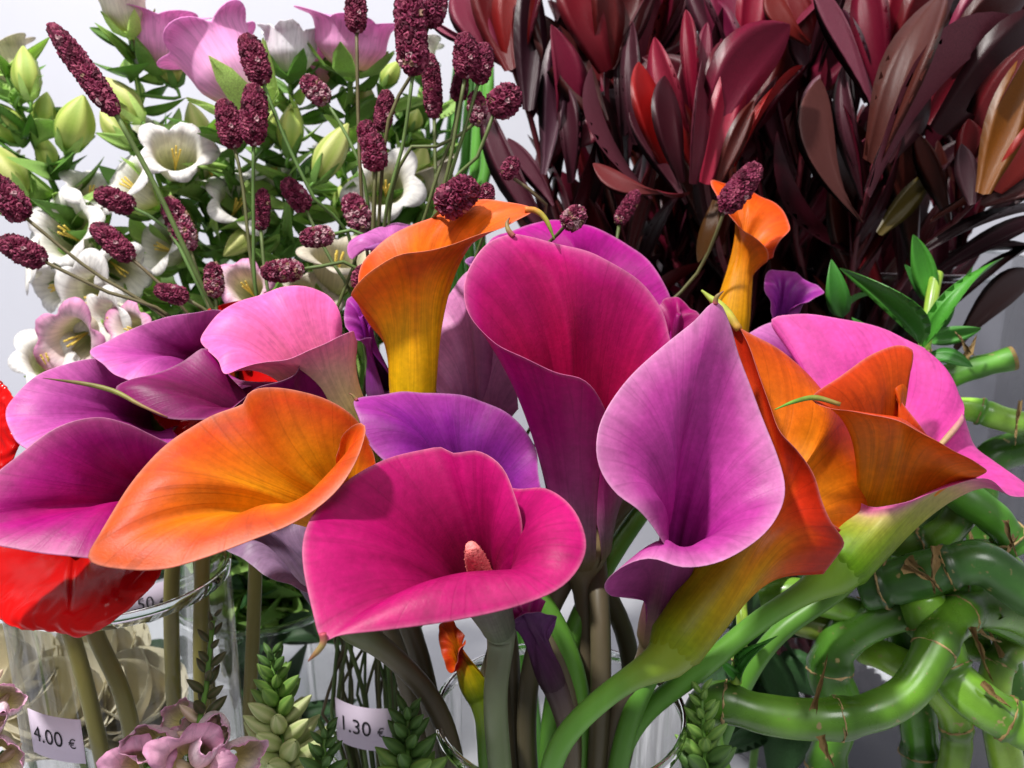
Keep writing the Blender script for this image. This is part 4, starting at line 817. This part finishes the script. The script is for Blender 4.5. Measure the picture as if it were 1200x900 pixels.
cane('thick dark bamboo cane with a bright highlight at the right edge', [(1010,690,.44),(1060,680,.43),(1110,665,.42),(1150,660,.415),(1190,685,.412),(1245,715,.415)], 33, [.1,.42], [(1092,640,.405,1100,694,26),(1060,660,.405,1104,690,22),(1095,640,.40,1150,640,12),(1182,640,.40,1172,590,16)], col=('#2c5230','#3f7038'))
cane('bamboo cane crossing the lower right corner', [(1080,700,.43),(1095,745,.425),(1115,790,.418),(1150,825,.41),(1200,850,.405),(1260,862,.40)], 33, [.15,.38,.7], [(1150,800,.40,1185,830,22),(1135,735,.41,1168,800,14)], col=('#34601f','#6aa038'))
cane('upper of two short parallel bamboo canes under the orange calla', [(890,700,.455),(935,695,.45),(985,712,.447),(1030,730,.45)], 22, [.78], col=('#3f7428','#6fa244'))
cane('lower of two short parallel bamboo canes under the orange calla', [(905,705,.465),(930,725,.46),(980,738,.457),(1030,735,.46)], 20, [.2,.85], col=('#4c6a28','#7a9440'))
cane('bamboo cane with a brown sheath scrap behind the green calla tube', [(985,650,.45),(1030,668,.44),(1085,685,.435),(1140,690,.44)], 26, [.3,.85], [(1015,640,.425,1000,662,22),(1062,655,.42,1105,695,28)], col=('#356422','#5a9434'))
cane('short glossy bamboo cane below the pink calla tip', [(1085,560,.46),(1125,580,.45),(1165,608,.445),(1190,640,.45)], 24, [.15,.85], [(1180,610,.43,1188,650,16),(1190,630,.43,1176,655,14)], col=('#2f6424','#4f9034'))
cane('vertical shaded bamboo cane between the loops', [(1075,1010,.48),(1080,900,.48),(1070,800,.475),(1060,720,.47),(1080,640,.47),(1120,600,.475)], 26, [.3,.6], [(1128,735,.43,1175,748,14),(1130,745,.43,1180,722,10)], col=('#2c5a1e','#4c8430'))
cane('bamboo cane lying level beside the pink calla, pale green', [(1100,480,.52),(1140,480,.51),(1180,492,.505),(1240,505,.50)], 18, [.35,.75], [(1195,470,.49,1190,520,12)], col=('#4a8a30','#86ba54'))
cane('bamboo cane with a blunt cut end by the green shoot', [(1060,460,.53),(1100,445,.52),(1140,432,.515),(1186,420,.51)], 17, [.35], [(1130,420,.50,1145,395,24),(1140,415,.50,1120,395,16)], cut=True, col=('#35702a','#54903c'))
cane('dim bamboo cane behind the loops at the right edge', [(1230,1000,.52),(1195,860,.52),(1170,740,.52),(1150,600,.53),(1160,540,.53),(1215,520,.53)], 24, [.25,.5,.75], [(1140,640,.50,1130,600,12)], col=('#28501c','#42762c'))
cane('short curled bamboo cane tucked above the loops', [(1040,640,.475),(1080,640,.465),(1110,622,.46),(1130,590,.46),(1120,560,.47)], 24, [.3,.8], col=('#305c20','#588c34'))
cane('slim bamboo cane arching over the lower right corner', [(1010,760,.47),(1040,770,.46),(1090,800,.455),(1120,850,.455),(1110,920,.46),(1060,1010,.47)], 22, [.2,.45,.7], [(1118,800,.44,1150,812,12)], col=('#3a6a20','#7aa83e'))
cane('bamboo cane coiled tightly behind the brown sheath', [(1150,760,.475),(1110,740,.47),(1090,700,.468),(1110,660,.468),(1160,650,.47),(1195,690,.475),(1185,745,.48)], 21, [.15,.4,.62,.85], [(1092,705,.45,1075,690,12)], col=('#2f5c1e','#5c8c34'))
cane('bamboo cane rising at the right edge with pale joints', [(1190,1000,.47),(1180,900,.465),(1165,820,.46),(1175,770,.46),(1215,740,.465)], 23, [.3,.55,.8], [(1172,770,.45,1160,735,14)], col=('#3f7226','#86b24a'))
cane('thin bamboo offshoot with a green sheath beside the front hook', [(862,800,.402),(866,770,.40),(870,735,.40),(868,705,.405)], 9, [.3], (), leaves=[((866,785),(900,752),20,.398,.5,1), ((864,790),(842,772),16,.398,.3,0)], col=('#6a9438','#8ab04a'))
cane('bamboo shoot with fresh pointed leaves above the pink calla', [(1070,470,.50),(1080,440,.495),(1084,400,.49),(1092,350,.495),(1098,320,.50)], 9, [.4], (), leaves=[((1080,410),(1176,302),34,.485,.25,1), ((1078,405),(984,314),26,.48,-.3,1), ((988,372),(974,304),32,.475,.1,0), ((1076,408),(998,372),20,.478,.6,0), ((1094,355),(1070,275),30,.50,.3,2), ((1092,360),(1140,312),26,.51,-.5,0), ((1084,420),(1140,430),24,.495,.8,0), ((1098,350),(1060,310),24,.52,.2,0), ((988,370),(1030,345),18,.49,.9,1), ((1085,400),(1150,385),24,.51,.3,2), ((1090,390),(1120,340),26,.52,-.2,0)], col=('#6f9a3c','#8fb850'))

# ------------------------------------------------------------------ glass vases, price tags
def glass_mat(name, tint=(.97, .98, .975), k=.25):
    m, nt, b, out = newmat(name); L = nt.links.new
    tr = N(nt, 'ShaderNodeBsdfTransparent'); tr.inputs[0].default_value = (*tint, 1)
    gl = N(nt, 'ShaderNodeBsdfGlossy'); gl.inputs['Roughness'].default_value = .03
    fr = N(nt, 'ShaderNodeFresnel'); fr.inputs[0].default_value = 1.5
    hf = N(nt, 'ShaderNodeMath', operation='MULTIPLY'); L(fr.outputs[0], hf.inputs[0]); hf.inputs[1].default_value = .5
    mx = N(nt, 'ShaderNodeMixShader'); L(hf.outputs[0], mx.inputs[0]); L(tr.outputs[0], mx.inputs[1]); L(gl.outputs[0], mx.inputs[2]); L(mx.outputs[0], out.inputs[0])
    return m
M_GLASS = glass_mat('clear_glass')
m, nt, b, _ = newmat('glass_rim'); b.inputs['Base Color'].default_value = (.9, .95, .94, 1); b.inputs['Roughness'].default_value = .04; b.inputs['Transmission Weight'].default_value = 1; b.inputs['IOR'].default_value = 1.45
M_RIM = m
def lathe(name, prof, c, seg=64):
    pr = np.array(prof); a = np.linspace(0, 2*np.pi, seg, endpoint=False); n = len(pr)
    v = np.stack([c[0]+pr[:, 0][:, None]*np.cos(a), c[1]+pr[:, 0][:, None]*np.sin(a), np.repeat(pr[:, 1][:, None], seg, 1)], -1).reshape(-1, 3)
    f = [(i*seg+j, i*seg+(j+1) % seg, (i+1)*seg+(j+1) % seg, (i+1)*seg+j) for i in range(n-1) for j in range(seg)]
    return mesh(name, v, f)
M_SMOKE = glass_mat('smoky_glass', (.62, .62, .63))
def vase(label, c, r, mat=None):
    t = thing('glass_vase', label, 'vase', 'glass vases'); h = c[2]
    ob('wall', lathe('wall', [(0.0005, .001), (r*.96, .001), (r*.98, .004), (r, .02), (r, h)], c), mat or M_GLASS, t)
    ob('rim', lathe('rim', [(r-.0022, h-.004), (r-.0024, h+.0004), (r-.001, h+.0016), (r+.0006, h+.0006), (r+.0004, h-.004)], c), M_RIM, t)
    return t
VRR = 146/FPX*.40; VLR = 124/FPX*.40
vase('large clear glass vase holding the calla stems', VR, VRR)
vase('clear glass vase under the red anthurium with a 4.00 price tag', VL, VLR)
vase('narrow clear glass vase of thin stems with a 1.30 price tag', VM, 62/FPX*.5)
VB = P(1010, 440, .72); vase('big smoky glass vase holding the conebush branches', np.array([VK[0]+.055, VK[1]+.02, P(960,300,.72)[2]]), .135, M_SMOKE)
VG = P(330, 700, .62); vase('clear glass vase full of green stems behind the narrow vase', np.array([VC[0], VC[1], VG[2]]), .058)
M_PAPER = plain_mat('tag_paper', '#cdbfd2', .7, .2, .04, 40, .05)
M_INK = plain_mat('ink', '#1c1a20', .7, .2, .1, 50, 0)
def price_tag(label, c0, axis_c, rad, w, h, ang, text, zc, tilt=0, euro=.52):
    "a paper label bent round the vase: ang is the direction from the vase axis, zc its height"
    t = thing('price_tag', label, 'price tag', 'price tags'); n = 10; R = rad+.0016
    A = np.linspace(-w/2, w/2, n)/R; v = []; 
    for th_ in (0, .0004):
        for zz in (-h/2, h/2):
            for a_ in A: v.append((axis_c[0]+(R+th_)*math.cos(ang+a_), axis_c[1]+(R+th_)*math.sin(ang+a_), zc+zz+tilt*a_*R))
    f = []
    for j in range(n-1):
        f += [(j+1, j, n+j, n+j+1), (2*n+j, 2*n+j+1, 3*n+j+1, 3*n+j), (j, j+1, 2*n+j+1, 2*n+j), (n+j+1, n+j, 3*n+j, 3*n+j+1)]
    f += [(0, 2*n, 3*n, n), (n-1, 2*n-1, 4*n-1, 3*n-1)]
    ob('paper', mesh('paper', v, f), M_PAPER, t)
    for txt, size, x0, y0 in text:
        cu = bpy.data.curves.new('lettering', 'FONT'); cu.body = txt; cu.size = size; cu.resolution_u = 4; cu.align_x = 'LEFT'; cu.align_y = 'BOTTOM_BASELINE'
        tmp = bpy.data.objects.new('lettering_curve', cu); COL.objects.link(tmp); bpy.context.view_layer.update()
        me = bpy.data.meshes.new_from_object(tmp.evaluated_get(bpy.context.evaluated_depsgraph_get())); bpy.data.objects.remove(tmp)
        bm = bmesh.new(); bm.from_mesh(me); bmesh.ops.subdivide_edges(bm, edges=[e for e in bm.edges if e.calc_length() > .003], cuts=2); bm.to_mesh(me); bm.free()
        RR = R+.00065
        for q in me.vertices:
            x, y = (q.co.x*.86+x0), (q.co.y+y0); a_ = x/RR; q.co = (axis_c[0]+RR*math.cos(ang+a_), axis_c[1]+RR*math.sin(ang+a_), zc+y+tilt*x)
        me.update(); ob('lettering', me, M_INK, t)
    return t
def on_vase(c, r, px, py):
    "where the sight line through a pixel meets the near side of a vase"
    d = P(px, py, 1)-CAM; o = CAM; A = d[0]**2+d[1]**2; Bq = 2*(d[0]*(o[0]-c[0])+d[1]*(o[1]-c[1])); Cq = (o[0]-c[0])**2+(o[1]-c[1])**2-r*r
    s = (-Bq-math.sqrt(max(0, Bq*Bq-4*A*Cq)))/(2*A); p = o+d*s; return math.atan2(p[1]-c[1], p[0]-c[0]), p[2], s
def tag_at(label, c, r, px, py, wpx, hpx, num, tilt=0):
    an, z, s = on_vase(c, r, px, py); k = s/FPX; w, h = wpx*k, hpx*k*1.12
    price_tag(label, None, c, r, w, h, an, [(num, h*.50, -w*.42, -h*.16), ('€', h*.30, w*.26, -h*.16)], z, tilt)
tag_at('price tag reading 4.00 € on the vase under the red anthurium', VL, VLR, 67, 862, 72, 52, '4.00', -.05)
tag_at('price tag reading 1.30 € on the narrow vase', VM, 62/FPX*.5, 425, 851, 70, 50, '1.30', -.10)
# the third tag shows through the left vase from the glass behind it
cb = P(175, 760, .56); vase('glass vase behind the left one with a .50 price tag', np.array([cb[0], cb[1], P(175,640,.56)[2]]), .05)
tag_at('price tag ending in .50 € seen through the left vase', np.array([cb[0], cb[1], 0]), .05, 168, 706, 66, 40, '   .50', .0)

# ------------------------------------------------------------------ cream roses behind the left vase
M_ROSE = plain_mat('rose_petal', '#e6dfc8', .55, .3, .08, 60, .15, trans=.25)
def cup_mesh(name, seed):
    rg = np.random.RandomState(seed); V_ = []; n = 8
    for sgn in (0, 1):
        for i in range(n+1):
            for j in range(n+1):
                u, v = j/n*2-1, i/n; w = (.35+.65*math.sin(math.pi*min(1, .15+.6*v)))*(1 if v < .85 else math.sqrt(max(.05, 1-((v-.85)/.15)**2*.8)))
                x = u*w*.6; y = .30*(1-(u*w)**2*1.2)*math.sin(v*2.2)+.10*max(0, v-.75)*4*(.5)+rg.randn()*.006-(.02*sgn); V_.append((x, y, v))
    m = (n+1)**2; F = []
    for i in range(n):
        for j in range(n):
            q = (i*(n+1)+j, i*(n+1)+j+1, (i+1)*(n+1)+j+1, (i+1)*(n+1)+j); F.append(q); F.append(tuple(m+k for k in reversed(q)))
    return mesh(name, V_, F)
CUPS = [cup_mesh('petal', k) for k in range(3)]
def rose(label, px, py, d, w, end):
    t = thing('rose', label, 'rose', 'cream roses'); c = P(px, py, d); s = w/FPX*d
    for k in range(17):
        ring = 0 if k < 3 else 1 if k < 8 else 2; an = k*2.39996; op = (.12, .42, .8)[ring]; z = (.55, .5, .44)[ring]*s*1.25; r = (.04, .10, .16)[ring]*s
        Rm = Matrix.Rotation(an, 4, 'Z') @ Matrix.Translation((0, r, 0)) @ Matrix.Rotation(-op, 4, 'X') @ Matrix.Diagonal((z*1.25, z*.9, z, 1))
        ob('petal', CUPS[k % 3], M_ROSE, t, Matrix.Translation(V(c-np.array([0, 0, s*.35]))) @ Matrix.Rotation(.55, 4, 'X') @ Rm)
    tube('stem', [c-np.array([0, 0, s*.36]), c-np.array([0, -.005, s*.36+.03]), np.array(end)], .0022, M_GST, t, 16, 8)
for lb, a_ in (('cream rose seen through the left vase, above its price tag', (78,800,.50,110)), ('cream rose seen through the middle of the left vase', (158,800,.515,100)), ('cream rose left of the left vase below the anthurium', (8,770,.50,100)), ('cream rose beside the inner wall of the left vase', (120,750,.54,90))):
    p_ = P(*a_[:3]); rose(lb, *a_, (p_[0]+.004, p_[1]+.02, .004))

# ------------------------------------------------------------------ snapdragons along the bottom
M_SNAP = petal_mat('snapdragon_petal', rough=.55, trans=.3, vein=.1, bump=.2, spec=.3, mottle=.15, vs=(20, 2))
SNAPF = [bell_mesh('floret', -.55, [(0,'#d8d08a'),(.5,'#fbeef0'),(1,'#f6d0e4')], [(0,'#e8dcac'),(.35,'#f8e8e8'),(.8,'#fbe8f0'),(1,'#f4bcdc')], 23, lobes=3, frill=1.1), bell_mesh('floret', -.3, [(0,'#d8d08a'),(.5,'#fbeef0'),(1,'#f4c4de')], [(0,'#e8dcac'),(.35,'#f8ecea'),(.8,'#f9dfea'),(1,'#eeaad0')], 24, lobes=4, frill=1.2), bell_mesh('floret', .7, [(0,'#d8d08a'),(.5,'#eccad2'),(1,'#e2a2c6')], [(0,'#d8cfa0'),(.5,'#efd6da'),(1,'#e6b8d0')], 21, lobes=5, frill=1.6), bell_mesh('floret', .9, [(0,'#d8c890'),(.5,'#e4bccc'),(1,'#d690bc')], [(0,'#d0c8a0'),(.5,'#eaccd4'),(1,'#dea8c8')], 22, lobes=4, frill=1.8)]
SB = {'dark': bud_mesh('bud', 31, '#3c4a24', '#5c5638', rib=.035), 'green': bud_mesh('bud', 32, '#5f8a3a', '#86aa50', rib=.035), 'pale': bud_mesh('bud', 33, '#a8bc70', '#dadfa6', rib=.035), 'cream': bud_mesh('bud', 34, '#c8b48a', '#e6d2c0', rib=.035), 'deep': bud_mesh('bud', 35, '#44682e', '#5f8440', rib=.035)}
def spire(label, top, bot, d, w0, w1, cols, florets=(), n=30, size=1.0):
    t = thing('snapdragon', label, 'snapdragon', 'snapdragon spires'); a, b = P(*top, d), P(*bot, d)
    g = np.array([b[0], b[1]+.004, .003]); tube('stem', [a+(b-a)*.03, (a+b)/2, b, (b+g)/2, g], [.0009, .0018, .002], M_GST, t, 24, 7)
    X = np.array([1., 0, 0]); ax = unit(a-b); Y = np.cross(ax, X)
    for i in range(n):
        f_ = i/(n-1); p = a+(b-a)*f_; an = i*2.39996; rad = (w0+(w1-w0)*f_)/FPX*d*.5; dr = X*math.cos(an)+Y*math.sin(an)
        s = rad*(1.0+.25*rnd.random())*size; e = unit(dr*.8+ax*(.9-.4*f_)); k = cols[min(len(cols)-1, int(f_*len(cols)))]
        ob('bud', SB[k], M_BUD, t, zbasis(p+dr*rad*.25, p+dr*rad*.25+e*s*1.75, s*.72))
    for (px, py, dd, w, tx, ty) in florets:
        m_ = P(px, py, dd); Z = unit(P(px+tx, py+ty, dd-.02)-m_); wd = w/FPX*dd; q = m_-Z*wd*.8
        o = ob('floret', SNAPF[rnd.randrange(3) % 2 if rnd.random() < .85 else 2], M_SNAP, t, zbasis(q, m_, wd*rnd.uniform(.6, .75), wd*.95, rnd.uniform(0, 6)) @ Matrix.Diagonal((rnd.uniform(.75, 1.0), rnd.uniform(1.0, 1.25), 1, 1))); tube('pedicel', [q, q-Z*.003, P(top[0]+(bot[0]-top[0])*.8, min(py+20, 930), d)], .0009, M_GST, t, 8, 6)
spire('snapdragon with dark buds over pink florets in front of the left vase', (250,722), (232,905), .350, 14, 40, ['dark','dark','dark','dark','cream','cream'], [(172,872,.338,84,-20,2),(250,862,.338,84,12,-10),(285,892,.342,74,25,6),(222,900,.330,84,0,10),(205,838,.350,52,-20,-12),(160,905,.333,70,-14,10)], 26)
spire('snapdragon spire of green buds turning cream white', (318,765), (336,915), .385, 18, 66, ['deep','green','green','pale','pale','pale'], (), 40)
spire('dark green snapdragon spire in front of the narrow vase', (478,832), (478,935), .375, 22, 54, ['deep','deep','green'], (), 26)
spire('short dark green snapdragon tip beside the cream white spire', (381,854), (378,940), .37, 18, 42, ['deep','deep','green'], (), 22)
spire('green snapdragon spire between the large vase and the bamboo', (822,808), (828,930), .385, 16, 50, ['green','green','deep'], (), 28)
spire('pink snapdragon florets at the left edge', (-12,800), (-5,930), .345, 20, 40, ['cream','cream'], [(4,818,.336,66,8,-8),(-10,852,.33,66,6,8),(8,890,.332,68,8,10)], 12)

# dark leafy stems seen through the middle of the display
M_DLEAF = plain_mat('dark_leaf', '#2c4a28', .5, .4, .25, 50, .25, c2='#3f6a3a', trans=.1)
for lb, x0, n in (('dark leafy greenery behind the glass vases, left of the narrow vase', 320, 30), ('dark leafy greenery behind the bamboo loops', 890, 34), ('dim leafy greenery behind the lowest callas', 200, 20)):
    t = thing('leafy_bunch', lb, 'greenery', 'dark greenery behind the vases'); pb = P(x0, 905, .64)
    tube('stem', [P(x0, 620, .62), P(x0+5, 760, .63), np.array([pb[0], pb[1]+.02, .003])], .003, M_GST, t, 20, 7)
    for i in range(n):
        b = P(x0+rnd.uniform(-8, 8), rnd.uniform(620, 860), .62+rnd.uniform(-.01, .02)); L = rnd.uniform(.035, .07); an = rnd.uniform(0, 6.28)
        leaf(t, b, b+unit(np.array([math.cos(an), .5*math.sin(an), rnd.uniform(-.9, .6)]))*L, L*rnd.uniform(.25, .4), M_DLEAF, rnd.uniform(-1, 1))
